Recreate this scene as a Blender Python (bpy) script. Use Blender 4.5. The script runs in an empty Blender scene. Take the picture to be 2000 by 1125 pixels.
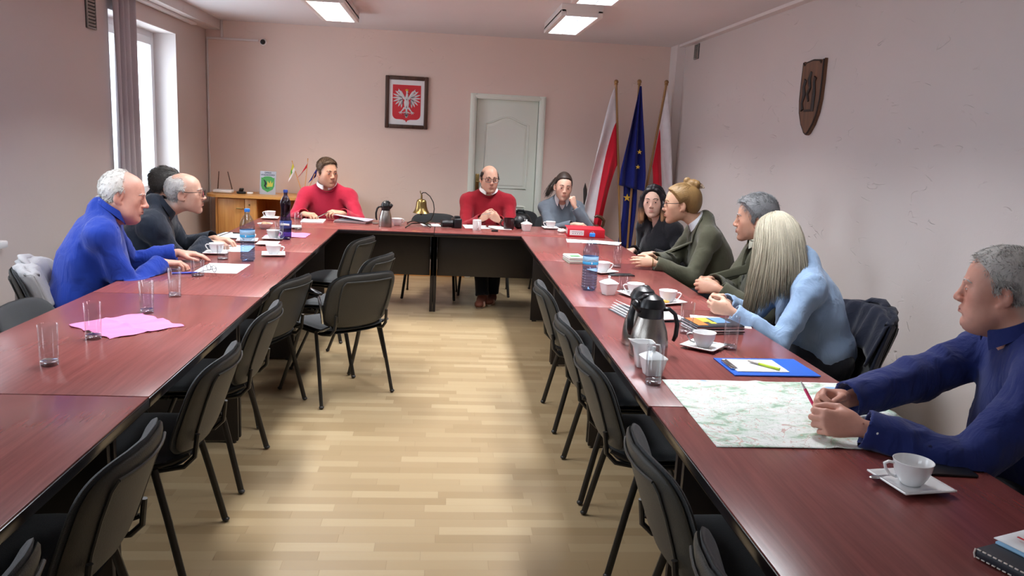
import bpy, bmesh, math, random
import numpy as np
import openvdb
from mathutils import Vector, Matrix, Euler

random.seed(7)
np.random.seed(7)
SC = bpy.context.scene
COL = SC.collection
PI = math.pi
V = Vector
I4 = Matrix.Identity(4)


def T(x=0, y=0, z=0):
    return Matrix.Translation((x, y, z))


def R(deg, ax='Z'):
    return Matrix.Rotation(math.radians(deg), 4, ax)


def S(x, y, z):
    return Matrix.Diagonal((x, y, z, 1))


def lin(c):
    if isinstance(c, str):
        c = [int(c[i:i + 2], 16) for i in (0, 2, 4)]
    out = []
    for x in c[:3]:
        x = x / 255
        out.append(x / 12.92 if x <= .04045 else ((x + .055) / 1.055) ** 2.4)
    return (*out, 1)


# ------------------------------------------------------------------ mesh builder
_boxes = {}


class MB:
    def __init__(s):
        s.v, s.f, s.m = [], [], []

    def add(s, vs, fs, M=None, mi=0):
        o = len(s.v)
        if M is not None:
            vs = [M @ V(v) for v in vs]
        s.v += [tuple(v) for v in vs]
        s.f += [[i + o for i in f] for f in fs]
        s.m += [mi] * len(fs)
        return s

    def box(s, c, d, bev=0, M=None, mi=0, seg=2):
        key = (round(d[0], 5), round(d[1], 5), round(d[2], 5), bev, seg)
        if key not in _boxes:
            bm = bmesh.new()
            bmesh.ops.create_cube(bm, size=1)
            bmesh.ops.scale(bm, vec=d, verts=bm.verts)
            if bev:
                bmesh.ops.bevel(bm, geom=bm.edges[:], offset=bev, segments=seg, profile=.5, affect='EDGES')
            bm.verts.index_update()
            _boxes[key] = ([v.co.copy() for v in bm.verts], [[v.index for v in f.verts] for f in bm.faces])
            bm.free()
        vs, fs = _boxes[key]
        X = T(*c)
        if M is not None:
            X = M @ X
        return s.add(vs, fs, X, mi)

    def bx(s, x0, x1, y0, y1, z0, z1, bev=0, M=None, mi=0):
        return s.box(((x0 + x1) / 2, (y0 + y1) / 2, (z0 + z1) / 2), (abs(x1 - x0), abs(y1 - y0), abs(z1 - z0)), bev, M, mi)

    def lathe(s, prof, seg=32, M=None, mi=0):
        vs, fs = [], []
        rings = []
        for r, z in prof:
            if r < 1e-6:
                rings.append([len(vs)])
                vs.append((0, 0, z))
            else:
                rings.append(list(range(len(vs), len(vs) + seg)))
                vs += [(r * math.cos(2 * PI * i / seg), r * math.sin(2 * PI * i / seg), z) for i in range(seg)]
        for a, b in zip(rings, rings[1:]):
            for i in range(seg):
                j = (i + 1) % seg
                if len(a) == 1 and len(b) == 1:
                    continue
                if len(a) == 1:
                    fs.append([a[0], b[j], b[i]])
                elif len(b) == 1:
                    fs.append([a[i], a[j], b[0]])
                else:
                    fs.append([a[i], a[j], b[j], b[i]])
        return s.add(vs, fs, M, mi)

    def loft(s, rings, M=None, mi=0, cap=True, closed=True):
        n = len(rings[0])
        vs = [p for r in rings for p in r]
        fs = []
        for k in range(len(rings) - 1):
            for i in range(n if closed else n - 1):
                j = (i + 1) % n
                fs.append([k * n + i, k * n + j, (k + 1) * n + j, (k + 1) * n + i])
        if cap and closed:
            fs.append(list(range(n))[::-1])
            fs.append([(len(rings) - 1) * n + i for i in range(n)])
        return s.add(vs, fs, M, mi)

    def tube(s, pts, r, seg=8, closed=False, M=None, mi=0, flat=None, up=None):
        P = [V(p) for p in pts]
        n = len(P)
        rr = r if isinstance(r, (list, tuple)) else [r] * n
        tang = []
        for i in range(n):
            a = P[(i - 1) % n] if (closed or i > 0) else P[i]
            b = P[(i + 1) % n] if (closed or i < n - 1) else P[i]
            t = (b - a)
            tang.append(t.normalized() if t.length > 1e-9 else V((0, 0, 1)))
        u = V(up) if up else V((0, 0, 1))
        if abs(u.dot(tang[0])) > .95 and not up:
            u = V((1, 0, 0))
        u = (u - tang[0] * u.dot(tang[0])).normalized()
        rings = []
        fw, fh = flat or (1, 1)
        for i in range(n):
            u = (u - tang[i] * u.dot(tang[i]))
            u = u.normalized() if u.length > 1e-6 else tang[i].orthogonal().normalized()
            w = tang[i].cross(u)
            rings.append([P[i] + u * (rr[i] * fh * math.cos(2 * PI * k / seg)) + w * (rr[i] * fw * math.sin(2 * PI * k / seg)) for k in range(seg)])
        if closed:
            rings.append(rings[0])
        return s.loft(rings, M, mi, cap=not closed)

    def prism(s, out, z0, z1, M=None, mi=0):
        n = len(out)
        a = sum(out[i][0] * out[(i + 1) % n][1] - out[(i + 1) % n][0] * out[i][1] for i in range(n))
        if a < 0:
            out = out[::-1]
        vs = [(x, y, z0) for x, y in out] + [(x, y, z1) for x, y in out]
        fs = [list(range(n))[::-1], list(range(n, 2 * n))]
        fs += [[i, (i + 1) % n, n + (i + 1) % n, n + i] for i in range(n)]
        return s.add(vs, fs, M, mi)

    def grid(s, fn, nu, nv, M=None, mi=0, mfn=None):
        vs = [fn(i / nu, j / nv) for j in range(nv + 1) for i in range(nu + 1)]
        fs = []
        ms = []
        for j in range(nv):
            for i in range(nu):
                a = j * (nu + 1) + i
                fs.append([a, a + 1, a + nu + 2, a + nu + 1])
                ms.append(mfn((i + .5) / nu, (j + .5) / nv) if mfn else mi)
        k = len(s.m)
        s.add(vs, fs, M, 0)
        s.m[k:] = ms
        return s

    def slab(s, fn, nu, nv, th, M=None, mi=0, mfn=None, up=(0, 0, 1)):
        """a sheet with thickness: fn gives the middle surface, th its thickness along the normal"""
        e = 1e-3
        def off(sg):
            def g(u, v):
                p = V(fn(u, v))
                du = V(fn(min(u + e, 1), v)) - V(fn(max(u - e, 0), v))
                dv = V(fn(u, min(v + e, 1))) - V(fn(u, max(v - e, 0)))
                n = du.cross(dv)
                n = n.normalized() if n.length > 1e-12 else V(up)
                return p + n * (sg * th / 2)
            return g
        o = len(s.v)
        s.grid(off(1), nu, nv, None, mi, mfn)
        n1 = (nu + 1) * (nv + 1)
        k = len(s.f)
        s.grid(off(-1), nu, nv, None, mi, mfn)
        for q in range(k, len(s.f)):
            s.f[q] = s.f[q][::-1]
        bd = [i for i in range(nu)] + [nu + j * (nu + 1) for j in range(nv)] + [nv * (nu + 1) + nu - i for i in range(nu)] + [(nv - j) * (nu + 1) for j in range(nv)]
        for a, b in zip(bd, bd[1:] + bd[:1]):
            s.f.append([o + b, o + a, o + n1 + a, o + n1 + b])
            s.m.append(mi if not mfn else 0)
        if M is not None:
            for q in range(o, len(s.v)):
                s.v[q] = tuple(M @ V(s.v[q]))
        return s

    def pillow(s, w, h, th, M=None, mi=0, n=4.0, bend=None, rings=7, seg=48, taper=0, flatback=.5):
        """rounded cushion in the local XY plane, front to +Z"""
        vs, fs = [], []
        def pt(t, k, sg):
            a = 2 * PI * k / seg
            c, q = math.cos(a), math.sin(a)
            x = math.copysign(abs(c) ** (2 / n), c) * w / 2 * t
            y = math.copysign(abs(q) ** (2 / n), q) * h / 2 * t
            x *= 1 + taper * y / (h / 2)
            z = sg * th * (1 if sg > 0 else flatback) * (max(0, 1 - t ** 5)) ** .5
            if bend:
                return bend(x, y, z)
            return (x, y, z)
        ts = [0] + [math.sin(PI / 2 * i / rings) for i in range(1, rings + 1)]
        def side(sg):
            idx = [[len(vs)]]
            vs.append(pt(0, 0, sg))
            for t in ts[1:]:
                idx.append(list(range(len(vs), len(vs) + seg)))
                for k in range(seg):
                    vs.append(pt(t, k, sg))
            return idx
        A = side(1)
        B = side(-1)
        for idx, fl in ((A, 0), (B, 1)):
            for a, b in zip(idx, idx[1:]):
                for i in range(seg):
                    j = (i + 1) % seg
                    f = [a[0], b[i], b[j]] if len(a) == 1 else [a[i], b[i], b[j], a[j]]
                    fs.append(f[::-1] if fl else f)
        for i in range(seg):
            j = (i + 1) % seg
            fs.append([A[-1][i], B[-1][i], B[-1][j], A[-1][j]])
        return s.add(vs, fs, M, mi)

    def sphere(s, c, r, seg=16, ring=10, M=None, mi=0, sc=(1, 1, 1)):
        prof = [(math.sin(PI * i / ring), -math.cos(PI * i / ring)) for i in range(ring + 1)]
        prof[0] = (0, -1)
        prof[-1] = (0, 1)
        X = T(*c) @ S(r * sc[0], r * sc[1], r * sc[2])
        if M is not None:
            X = M @ X
        return s.lathe(prof, seg, X, mi)

    def build(s, name, mats, parent=None, smooth=True, angle=40, M=None):
        me = bpy.data.meshes.new(name)
        vs = s.v if M is None else [M @ V(v) for v in s.v]
        me.from_pydata([tuple(v) for v in vs], [], s.f)
        if not isinstance(mats, (list, tuple)):
            mats = [mats]
        for m in mats:
            me.materials.append(m)
        me.polygons.foreach_set('material_index', s.m)
        me.polygons.foreach_set('use_smooth', [smooth] * len(s.f))
        me.update()
        if smooth and angle:
            me.set_sharp_from_angle(angle=math.radians(angle))
        o = bpy.data.objects.new(name, me)
        COL.objects.link(o)
        if parent:
            o.parent = parent
        return o


def tag(o, label=None, cat=None, group=None, kind=None):
    if label:
        o['label'] = label
    if cat:
        o['category'] = cat
    if group:
        o['group'] = group
    if kind:
        o['kind'] = kind
    return o


def thing(name, label, cat, loc=(0, 0, 0), rz=0, group=None):
    o = bpy.data.objects.new(name, None)
    o.empty_display_size = .05
    COL.objects.link(o)
    o.location = loc
    o.rotation_euler = (0, 0, math.radians(rz))
    return tag(o, label, cat, group)


def struct(name, mb, m, label, cat='room', parent=None, **k):
    o = mb.build(name, m, parent, **k)
    return tag(o, label, cat, None, 'structure')


def dup(root, loc, rz=0, label=None, group=None, scale=None):
    def cp(o, par):
        c = o.copy()
        COL.objects.link(c)
        c.parent = par
        for ch in o.children:
            cp(ch, c)
        return c
    r = cp(root, None)
    r.location = loc
    r.rotation_euler = (0, 0, math.radians(rz))
    if label:
        r['label'] = label
    if group:
        r['group'] = group
    return r


def text_mb(txt, size, mb, M, th=.0006, mi=0, align='CENTER'):
    cu = bpy.data.curves.new('lettering', 'FONT')
    cu.body = txt
    cu.size = size
    cu.align_x = align
    cu.align_y = 'CENTER'
    cu.extrude = th
    o = bpy.data.objects.new('lettering', cu)
    COL.objects.link(o)
    dg = bpy.context.evaluated_depsgraph_get()
    me = o.evaluated_get(dg).to_mesh()
    mb.add([v.co.copy() for v in me.vertices], [list(p.vertices) for p in me.polygons], M, mi)
    o.evaluated_get(dg).to_mesh_clear()
    bpy.data.objects.remove(o)
    bpy.data.curves.remove(cu)


# ------------------------------------------------------------------ materials
class NT:
    def __init__(s, name):
        s.m = bpy.data.materials.new(name)
        s.m.use_nodes = True
        s.t = s.m.node_tree
        s.b = s.t.nodes['Principled BSDF']

    def n(s, typ, **k):
        o = s.t.nodes.new(typ)
        for a, b in k.items():
            if a.startswith('i_'):
                key = a[2:].replace('_', ' ')
                o.inputs[key].default_value = b
            else:
                setattr(o, a, b)
        return o

    def l(s, a, b):
        s.t.links.new(a, b)

    def math(s, op, a, b=None, c=None):
        o = s.n('ShaderNodeMath', operation=op)
        for i, x in enumerate((a, b, c)):
            if x is None:
                continue
            if isinstance(x, (int, float)):
                o.inputs[i].default_value = x
            else:
                s.l(x, o.inputs[i])
        return o.outputs[0]

    def mix(s, f, a, b):
        o = s.n('ShaderNodeMix', data_type='RGBA')
        for i, x in ((0, f), (6, a), (7, b)):
            if isinstance(x, (int, float, tuple)):
                o.inputs[i].default_value = x
            else:
                s.l(x, o.inputs[i])
        return o.outputs[2]

    def ramp(s, f, stops):
        o = s.n('ShaderNodeValToRGB')
        e = o.color_ramp.elements
        while len(e) < len(stops):
            e.new(.5)
        for q, (p, c) in zip(e, stops):
            q.position = p
            q.color = c if isinstance(c, tuple) else (c, c, c, 1)
        s.l(f, o.inputs[0])
        return o.outputs[0]

    def coord(s, scale=(1, 1, 1), rot=(0, 0, 0), kind='Object'):
        c = s.n('ShaderNodeTexCoord')
        mp = s.n('ShaderNodeMapping')
        mp.inputs['Scale'].default_value = scale
        mp.inputs['Rotation'].default_value = rot
        s.l(c.outputs[kind], mp.inputs[0])
        return mp.outputs[0]

    def noise(s, co, scale, detail=3, rough=.5, dist=0):
        o = s.n('ShaderNodeTexNoise', i_Scale=scale, i_Detail=detail, i_Roughness=rough, i_Distortion=dist)
        s.l(co, o.inputs['Vector'])
        return o.outputs['Fac']

    def bump(s, h, strength, dist=.01):
        o = s.n('ShaderNodeBump', i_Strength=strength, i_Distance=dist)
        s.l(h, o.inputs['Height'])
        s.l(o.outputs[0], s.b.inputs['Normal'])

    def set(s, **k):
        names = dict(rough='Roughness', metal='Metallic', spec='Specular IOR Level', trans='Transmission Weight', ior='IOR', coat='Coat Weight',
                     coatr='Coat Roughness', sheen='Sheen Weight', sss='Subsurface Weight', alpha='Alpha')
        for a, b in k.items():
            s.b.inputs[names[a]].default_value = b
        return s

    def col(s, c):
        if isinstance(c, tuple):
            s.b.inputs['Base Color'].default_value = c
        else:
            s.l(c, s.b.inputs['Base Color'])


def mat(name, c, rough=.5, metal=0, bump=0, bscale=60, var=0, vscale=8, stretch=(1, 1, 1), **k):
    m = NT(name)
    m.set(rough=rough, metal=metal, **k)
    c = lin(c)
    co = m.coord(stretch)
    if var:
        d = tuple(x * (1 - var) for x in c[:3]) + (1,)
        e = tuple(min(1, x * (1 + var)) for x in c[:3]) + (1,)
        m.col(m.mix(m.noise(co, vscale, 3), d, e))
    else:
        m.col(c)
    if bump:
        m.bump(m.noise(co, bscale, 3), bump)
    return m.m


def cloth(name, c, bump=.25, weave=900, fold=.35, rough=.85, var=.12, sheen=.15):
    m = NT(name)
    m.set(rough=rough, sheen=sheen, spec=.2)
    c = lin(c)
    co = m.coord()
    d = tuple(x * (1 - var) for x in c[:3]) + (1,)
    e = tuple(min(1, x * (1 + var)) for x in c[:3]) + (1,)
    m.col(m.mix(m.noise(co, 14, 4), d, e))
    h1 = m.noise(m.coord((1, 1, .55)), 11, 3, .55, 1.2)
    h2 = m.noise(co, 260, 2)
    m.bump(m.math('ADD', m.math('MULTIPLY', h1, fold), m.math('MULTIPLY', h2, bump * .05)), .7, .03)
    return m.m


def wood(name, c0, c1, axis=1, rough=.3, scale=1.0, coat=0, bump=.05, streak=1.0):
    m = NT(name)
    m.set(rough=rough, coat=coat, coatr=.08)
    st = [28 * scale] * 3
    st[axis] = 1.3 * scale
    co = m.coord(tuple(st))
    n1 = m.noise(co, 1.6, 5, .62, 1.0)
    st2 = [6 * scale] * 3
    st2[axis] = .45 * scale
    n2 = m.noise(m.coord(tuple(st2)), 1.1, 3, .5, 2.2)
    st3 = [170 * scale] * 3
    st3[axis] = 5 * scale
    n3 = m.noise(m.coord(tuple(st3)), 1.0, 2)
    f = m.math('ADD', m.math('MULTIPLY', n1, .5), m.math('ADD', m.math('MULTIPLY', n2, .35), m.math('MULTIPLY', n3, .18)))
    m.col(m.ramp(f, [(.36, lin(c0)), (.66, lin(c1))]))
    m.bump(n3, bump, .002)
    return m.m


def glassmat(name, c=(255, 255, 255), ior=1.45, rough=0.0, tint=1.0):
    m = NT(name)
    m.set(rough=rough, trans=1.0, ior=ior)
    m.col(lin(c))
    return m.m


def thin_glass(name, c=(255, 255, 255), gloss=.04, rough=.02, edge=.55):
    """clear thin sheet: mostly see-through with a glossy coat"""
    m = NT(name)
    t = m.t
    tr = m.n('ShaderNodeBsdfTransparent')
    tr.inputs[0].default_value = lin(c)
    gl = m.n('ShaderNodeBsdfGlossy')
    gl.inputs['Roughness'].default_value = rough
    lw = m.n('ShaderNodeLayerWeight', i_Blend=.5)
    f = m.math('ADD', m.math('MULTIPLY', m.math('POWER', lw.outputs['Facing'], 3.5), edge), gloss)
    mx = m.n('ShaderNodeMixShader')
    m.l(f, mx.inputs[0])
    m.l(tr.outputs[0], mx.inputs[1])
    m.l(gl.outputs[0], mx.inputs[2])
    m.l(mx.outputs[0], t.nodes['Material Output'].inputs[0])
    return m.m


def emit(name, c, s):
    m = NT(name)
    m.b.inputs['Emission Color'].default_value = lin(c)
    m.b.inputs['Emission Strength'].default_value = s
    m.col(lin(c))
    return m.m


def plaster(name, c, marks=1.0, rough=.75, rot=(.7, 0, 0), sc=(1.6, 1.0, 2.6), th=(.5, .6)):
    m = NT(name)
    m.set(rough=rough, spec=.25)
    co = m.coord()
    c = lin(c)
    n0 = m.noise(co, 1.1, 3)
    lo = tuple(x * .95 for x in c[:3]) + (1,)
    hi = tuple(min(1, x * 1.04) for x in c[:3]) + (1,)
    m.col(m.mix(n0, lo, hi))
    fine = m.noise(co, 170, 3)
    mid = m.noise(co, 22, 3)
    # trowel marks: short stretches of the contour lines of a warped noise
    w = m.noise(m.coord(sc, rot), 2.4, 2, .5, .8)
    line = m.math('SUBTRACT', 1, m.math('MINIMUM', 1, m.math('MULTIPLY', m.math('ABSOLUTE', m.math('SUBTRACT', w, .52)), 95)))
    msk = m.ramp(m.noise(co, 3.1, 2, .6), [(th[0], 0.0), (th[1], 1.0)])
    msk2 = m.ramp(m.noise(co, 9.0, 2, .6), [(.5, 0.0), (.56, 1.0)])
    mk = m.math('MULTIPLY', m.math('MULTIPLY', line, msk), msk2)
    h = m.math('ADD', m.math('ADD', m.math('MULTIPLY', fine, .12), m.math('MULTIPLY', mid, .22)), m.math('MULTIPLY', mk, -1.6 * marks))
    m.bump(h, .55, .006)
    return m.m


def parquet():
    m = NT('beech_parquet')
    m.set(rough=.34, spec=.4)
    tc = m.n('ShaderNodeTexCoord')
    sx = m.n('ShaderNodeSeparateXYZ')
    m.l(tc.outputs['Object'], sx.inputs[0])
    x, y = sx.outputs[0], sx.outputs[1]
    W, L = .066, .38
    yr = m.math('DIVIDE', y, W)
    row = m.math('FLOOR', yr)
    wn = m.n('ShaderNodeTexWhiteNoise', noise_dimensions='1D')
    m.l(row, wn.inputs['W'])
    xr = m.math('ADD', m.math('DIVIDE', x, L), m.math('MULTIPLY', wn.outputs['Value'], 7.3))
    colm = m.math('FLOOR', xr)
    cb = m.n('ShaderNodeCombineXYZ')
    m.l(row, cb.inputs[0])
    m.l(colm, cb.inputs[1])
    w2 = m.n('ShaderNodeTexWhiteNoise', noise_dimensions='2D')
    m.l(cb.outputs[0], w2.inputs['Vector'])
    base = m.ramp(w2.outputs['Value'], [(0, lin('958162')), (.35, lin('9F8B6C')), (.7, lin('A79474')), (1, lin('B09E7E'))])
    # grain shifted for each block
    off = m.n('ShaderNodeVectorMath', operation='MULTIPLY_ADD')
    m.l(w2.outputs['Color'], off.inputs[0])
    off.inputs[1].default_value = (9, 9, 9)
    m.l(tc.outputs['Object'], off.inputs[2])
    mp = m.n('ShaderNodeMapping')
    mp.inputs['Scale'].default_value = (3, 60, 1)
    m.l(off.outputs[0], mp.inputs[0])
    g = m.noise(mp.outputs[0], 1.5, 4, .6, .6)
    c = m.mix(m.math('MULTIPLY', g, .5), base, lin('A58A63'))
    fy = m.math('FRACT', yr)
    fx = m.math('FRACT', xr)
    ey = m.math('MINIMUM', fy, m.math('SUBTRACT', 1, fy))
    ex = m.math('MULTIPLY', m.math('MINIMUM', fx, m.math('SUBTRACT', 1, fx)), L / W)
    e = m.math('MINIMUM', ex, ey)
    gap = m.math('SUBTRACT', 1, m.math('MINIMUM', 1, m.math('DIVIDE', e, .022)))
    m.col(m.mix(m.math('MULTIPLY', gap, .35), c, lin('6E5030')))
    rr = m.math('ADD', .27, m.math('MULTIPLY', m.noise(tc.outputs['Object'], 2.5, 4), .2))
    m.l(rr, m.b.inputs['Roughness'])
    m.bump(m.math('MULTIPLY', gap, -1), .25, .002)
    return m.m


def mapmat():
    """printed hiking map: pale green woods, white fields, thin roads, small lakes"""
    m = NT('printed_map')
    m.set(rough=.55)
    co = m.coord()
    n1 = m.noise(m.coord((1, 1.7, 1)), 10, 8, .68, .6)
    c = m.ramp(n1, [(.42, lin('F0F5F2')), (.54, lin('DDEAE0')), (.60, lin('A6C8AE')), (.72, lin('86AE92'))])
    n2 = m.noise(co, 6.5, 3, .6, 1.6)
    road = m.math('SUBTRACT', 1, m.math('MINIMUM', 1, m.math('MULTIPLY', m.math('ABSOLUTE', m.math('SUBTRACT', n2, .5)), 110)))
    c = m.mix(m.math('MULTIPLY', road, .75), c, lin('C2847C'))
    n3 = m.noise(co, 21, 3, .6, 1.2)
    r2 = m.math('SUBTRACT', 1, m.math('MINIMUM', 1, m.math('MULTIPLY', m.math('ABSOLUTE', m.math('SUBTRACT', n3, .5)), 60)))
    c = m.mix(m.math('MULTIPLY', r2, .5), c, lin('9DA79F'))
    n4 = m.noise(co, 5.5, 1)
    c = m.mix(m.ramp(n4, [(.70, 0.0), (.715, 1.0)]), c, lin('8FB9DE'))
    n5 = m.noise(co, 45, 2)
    c = m.mix(m.ramp(n5, [(.66, 0.0), (.7, .7)]), c, lin('D9A58C'))
    m.col(c)
    return m.m


def printed(name, base='F2F2F2', ink='8A8F96', rows=60, amount=.7, width=10):
    m = NT(name)
    m.set(rough=.6)
    co = m.coord((width, rows, 1))
    v = m.n('ShaderNodeTexVoronoi', i_Scale=1.0)
    m.l(co, v.inputs['Vector'])
    f = m.ramp(v.outputs['Distance'], [(.24, 1.0), (.34, 0.0)])
    m.col(m.mix(m.math('MULTIPLY', f, amount), lin(base), lin(ink)))
    return m.m


MT = {}
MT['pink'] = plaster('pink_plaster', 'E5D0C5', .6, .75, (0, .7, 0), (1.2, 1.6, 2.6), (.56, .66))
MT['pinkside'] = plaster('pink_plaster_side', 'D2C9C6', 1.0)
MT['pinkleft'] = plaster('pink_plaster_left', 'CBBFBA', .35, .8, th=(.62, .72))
MT['white_paint'] = plaster('white_wall_paint', 'E2DCDA', 0, .8)
MT['ceil'] = plaster('ceiling_paint', 'DEDBDD', 0, .85)
MT['floor'] = parquet()
MT['mahog'] = wood('red_mahogany_laminate', '723C38', '8A4A47', 1, .24, 1, .0, .06)
MT['edge'] = mat('dark_table_edge', '1C1416', .22, 0, 0)
MT['panel'] = mat('dark_brown_panel', '1E1717', .45, 0, .1, 40, .15)
MT['chairfab'] = mat('charcoal_chair_fabric', '212529', .85, 0, .35, 420, .15, 60, sheen=.2)
MT['chairback'] = mat('dark_chair_plastic', '383734', .55, 0, .2, 300)
MT['blackpl'] = mat('black_plastic', '15161A', .35)
MT['legmet'] = mat('black_chair_tube', '2E2C2A', .4, .2)
MT['chrome'] = mat('polished_steel', 'C9CCD0', .15, 1)
MT['steel'] = mat('brushed_steel', 'A9A39C', .27, 1, .12, 3, 0, 8, (140, 140, .6))
MT['porc'] = mat('white_porcelain', 'EEEFF0', .12, 0, coat=.4)
MT['glass'] = glassmat('clear_glass')
MT['thin'] = thin_glass('thin_clear_glass')
MT['pet'] = thin_glass('clear_bottle_plastic', (222, 234, 246), .07, .05)
MT['petblue'] = thin_glass('violet_bottle_plastic', (150, 150, 205), .08, .05)
MT['water'] = thin_glass('still_water', (214, 230, 244), .03, .01, .3)
MT['gthin'] = thin_glass('clear_drinking_glass', (250, 252, 253), .05, .015, .6)
MT['gbase'] = thin_glass('thick_glass_base', (236, 242, 246), .2, .05, .75)
MT['paper'] = mat('white_paper', 'ECEEF0', .7)
MT['print'] = printed('printed_paper', 'EEF0F2', '4A5058', 34, .75, 15)
MT['napkin'] = mat('pink_napkin_paper', 'DE7CAA', .9, 0, .2, 200, .06)
MT['map'] = mapmat()
MT['brass'] = mat('polished_brass', '947D4E', .3, 1, .05, 20)
MT['darkwire'] = mat('dark_bent_wire', '3A3630', .35, .8)
MT['bluecap'] = mat('blue_cap', '2F7FD6', .4)
MT['bluelab'] = mat('pale_blue_label', '9CC8E8', .5)
MT['cyanlab'] = mat('cyan_label_band', '3CA5DC', .5)
MT['navylab'] = mat('deep_blue_label', '34488F', .45)
MT['white'] = mat('white_plastic', 'EDEDEE', .35)
MT['pvc'] = mat('white_window_frame', 'E9ECF0', .3)
MT['doorp'] = mat('cream_door_paint', 'E6EDE2', .45)
MT['walnut'] = wood('walnut_frame', '2E1C14', '57382A', 2, .4)
MT['plaque'] = wood('carved_brown_wood', '452C20', '7E563B', 2, .5)
MT['plaqued'] = mat('dark_carving', '24150F', .6)
MT['beech'] = wood('honey_beech', 'C9853F', 'E2AC66', 0, .35)
MT['beechv'] = wood('honey_beech_upright', 'C07A38', 'DDA35C', 2, .38)
MT['polewood'] = wood('varnished_pole', '8A6238', 'B58C58', 2, .4)
MT['flagw'] = cloth('white_flag_cloth', 'E8E4E8', fold=.1)
MT['flagr'] = cloth('red_flag_cloth', 'CC1F34', fold=.1)
MT['flagb'] = cloth('blue_flag_cloth', '1B2476', fold=.1)
MT['gold'] = mat('gold_yellow', 'E0B63C', .5)
MT['red'] = mat('red_print', 'CE2A36', .5)
MT['redbox'] = mat('red_binder_board', 'C41E30', .4)
MT['green'] = mat('green_print', '3E9C48', .5)
MT['ylw'] = mat('yellow_print', 'C4BE3E', .5)
MT['blk'] = mat('black_ink', '14161A', .6)
MT['ink'] = mat('dark_blue_ink', '20264A', .6)
MT['silver'] = mat('eagle_silver', 'DADBDD', .5)
MT['silverd'] = mat('eagle_shade_print', '7C8086', .5)
MT['bluefold'] = mat('blue_clipboard', '1F62CE', .4)
MT['limepen'] = mat('lime_pen', 'B8D432', .35)
MT['pinkpen'] = mat('pink_pen', 'E2447E', .35)
MT['bluepen'] = mat('blue_pen', '2A3FB8', .35)
MT['blind'] = mat('sheer_grey_curtain', 'B4AEB2', .9, 0, .1, 90)
MT['orange'] = mat('orange_print', 'C2702E', .5)
MT['skyb'] = mat('sky_blue_print', '5A86B0', .5)
MT['cookie'] = mat('golden_biscuit', 'D9A24E', .8, 0, .4, 150)
MT['lampw'] = mat('white_lamp_housing', 'E4DFDC', .4)
MT['tubec'] = emit('cool_lamp_louvre', 'E0EEFF', 4.0)
MT['tubew'] = emit('warm_lamp_louvre', 'FFF0D2', 5.0)
MT['louvre'] = mat('lamp_louvre_blades', 'DDE6EE', .25, .6)
MT['dkmug'] = mat('dark_maroon_mug', '2C1218', .2)
MT['dkbook'] = mat('dark_navy_cover', '20242E', .5)
MT['seam'] = mat('pale_stitching', 'D8CFC6', .7)
MT['jacketw'] = cloth('pale_grey_jacket', 'A5A2A3', fold=.5)
MT['jacketn'] = cloth('dark_navy_jacket', '171C2C', fold=.45)
MT['bagblk'] = mat('black_bag_leather', '14161A', .45, 0, .2, 60)
MT['tan'] = mat('brown_wood_arm', '5A3B2A', .4)
MT['blade'] = mat('dull_blade_steel', '5C5A58', .4, .8)
MT['vent'] = mat('grey_vent_grille', '8F8A84', .5)
MT['ventd'] = mat('vent_shadow_gap', '2F2C2A', .8)
MT['tissue'] = mat('crumpled_tissue', 'EFE9E4', .9)
MT['amber'] = mat('biscuit_bowl_contents', 'C9A080', .7, 0, .4, 90)


# ------------------------------------------------------------------ the room
XL, XR, YB, ZC, Y0 = -2.54, 2.54, 8.96, 2.65, -2.2
TH = .3


def wall_x(name, x, outward, holes, m, label):
    """wall in a YZ plane with rectangular holes (y0,y1,z0,z1)"""
    mb = MB()
    a, b = (x - TH, x) if outward < 0 else (x, x + TH)
    y = Y0
    for h in sorted(holes):
        mb.bx(a, b, y, h[0], 0, ZC)
        mb.bx(a, b, h[0], h[1], 0, h[2])
        mb.bx(a, b, h[0], h[1], h[3], ZC)
        y = h[1]
    mb.bx(a, b, y, YB + .1, 0, ZC)
    return struct(name, mb, m, label, 'wall', smooth=False)


WINS = [(6.45, 7.99, .86, 2.39), (3.1, 4.6, .86, 2.39), (-.3, 1.3, .86, 2.39)]
wall_x('wall_left', XL, -1, WINS, MT['pinkleft'], 'pale pink plaster wall with the windows on the left')
wall_x('wall_right', XR, 1, [], MT['pinkside'], 'pale pink plaster wall with trowel marks on the right')
struct('wall_back', MB().bx(XL - TH, .30, YB, YB + .12, 0, ZC).bx(1.06, XR + TH, YB, YB + .12, 0, ZC).bx(.30, 1.06, YB, YB + .12, 2.03, ZC).bx(XL - TH, XR + TH, YB + .1, YB + .2, 0, ZC), MT['pink'], 'pink plaster end wall behind the head table', 'wall', smooth=False)  # rearmost slab is unseen, added to block daylight leaking round the door
struct('wall_front', MB().bx(XL - TH, XR + TH, Y0 - .12, Y0, 0, ZC), MT['pinkside'], 'pink plaster wall behind the photographer', 'wall', smooth=False)
struct('floor', MB().bx(XL - TH, XR + TH, Y0 - .12, YB + .12, -.1, 0), MT['floor'], 'pale beech block parquet floor', 'floor', smooth=False)
struct('ceiling', MB().bx(XL - TH, XR + TH, Y0 - .12, YB + .12, ZC, ZC + .12), MT['ceil'], 'off white painted ceiling', 'ceiling', smooth=False)
struct('trim_1', MB().bx(XL, -2.385, Y0, YB, 2.55, ZC), MT['pinkside'], 'pink boxed beam along the top of the window wall', 'trim', smooth=False)
struct('trim_2', MB().bx(2.452, XR, 8.7, YB, 0, ZC), MT['white_paint'], 'pale boxed pipe column in the corner behind the flags', 'trim', smooth=False)
struct('trim_3', MB().bx(2.47, XR, Y0, 8.7, 2.625, ZC), MT['white_paint'], 'pale boxing along the top of the right wall', 'trim', smooth=False)
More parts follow.
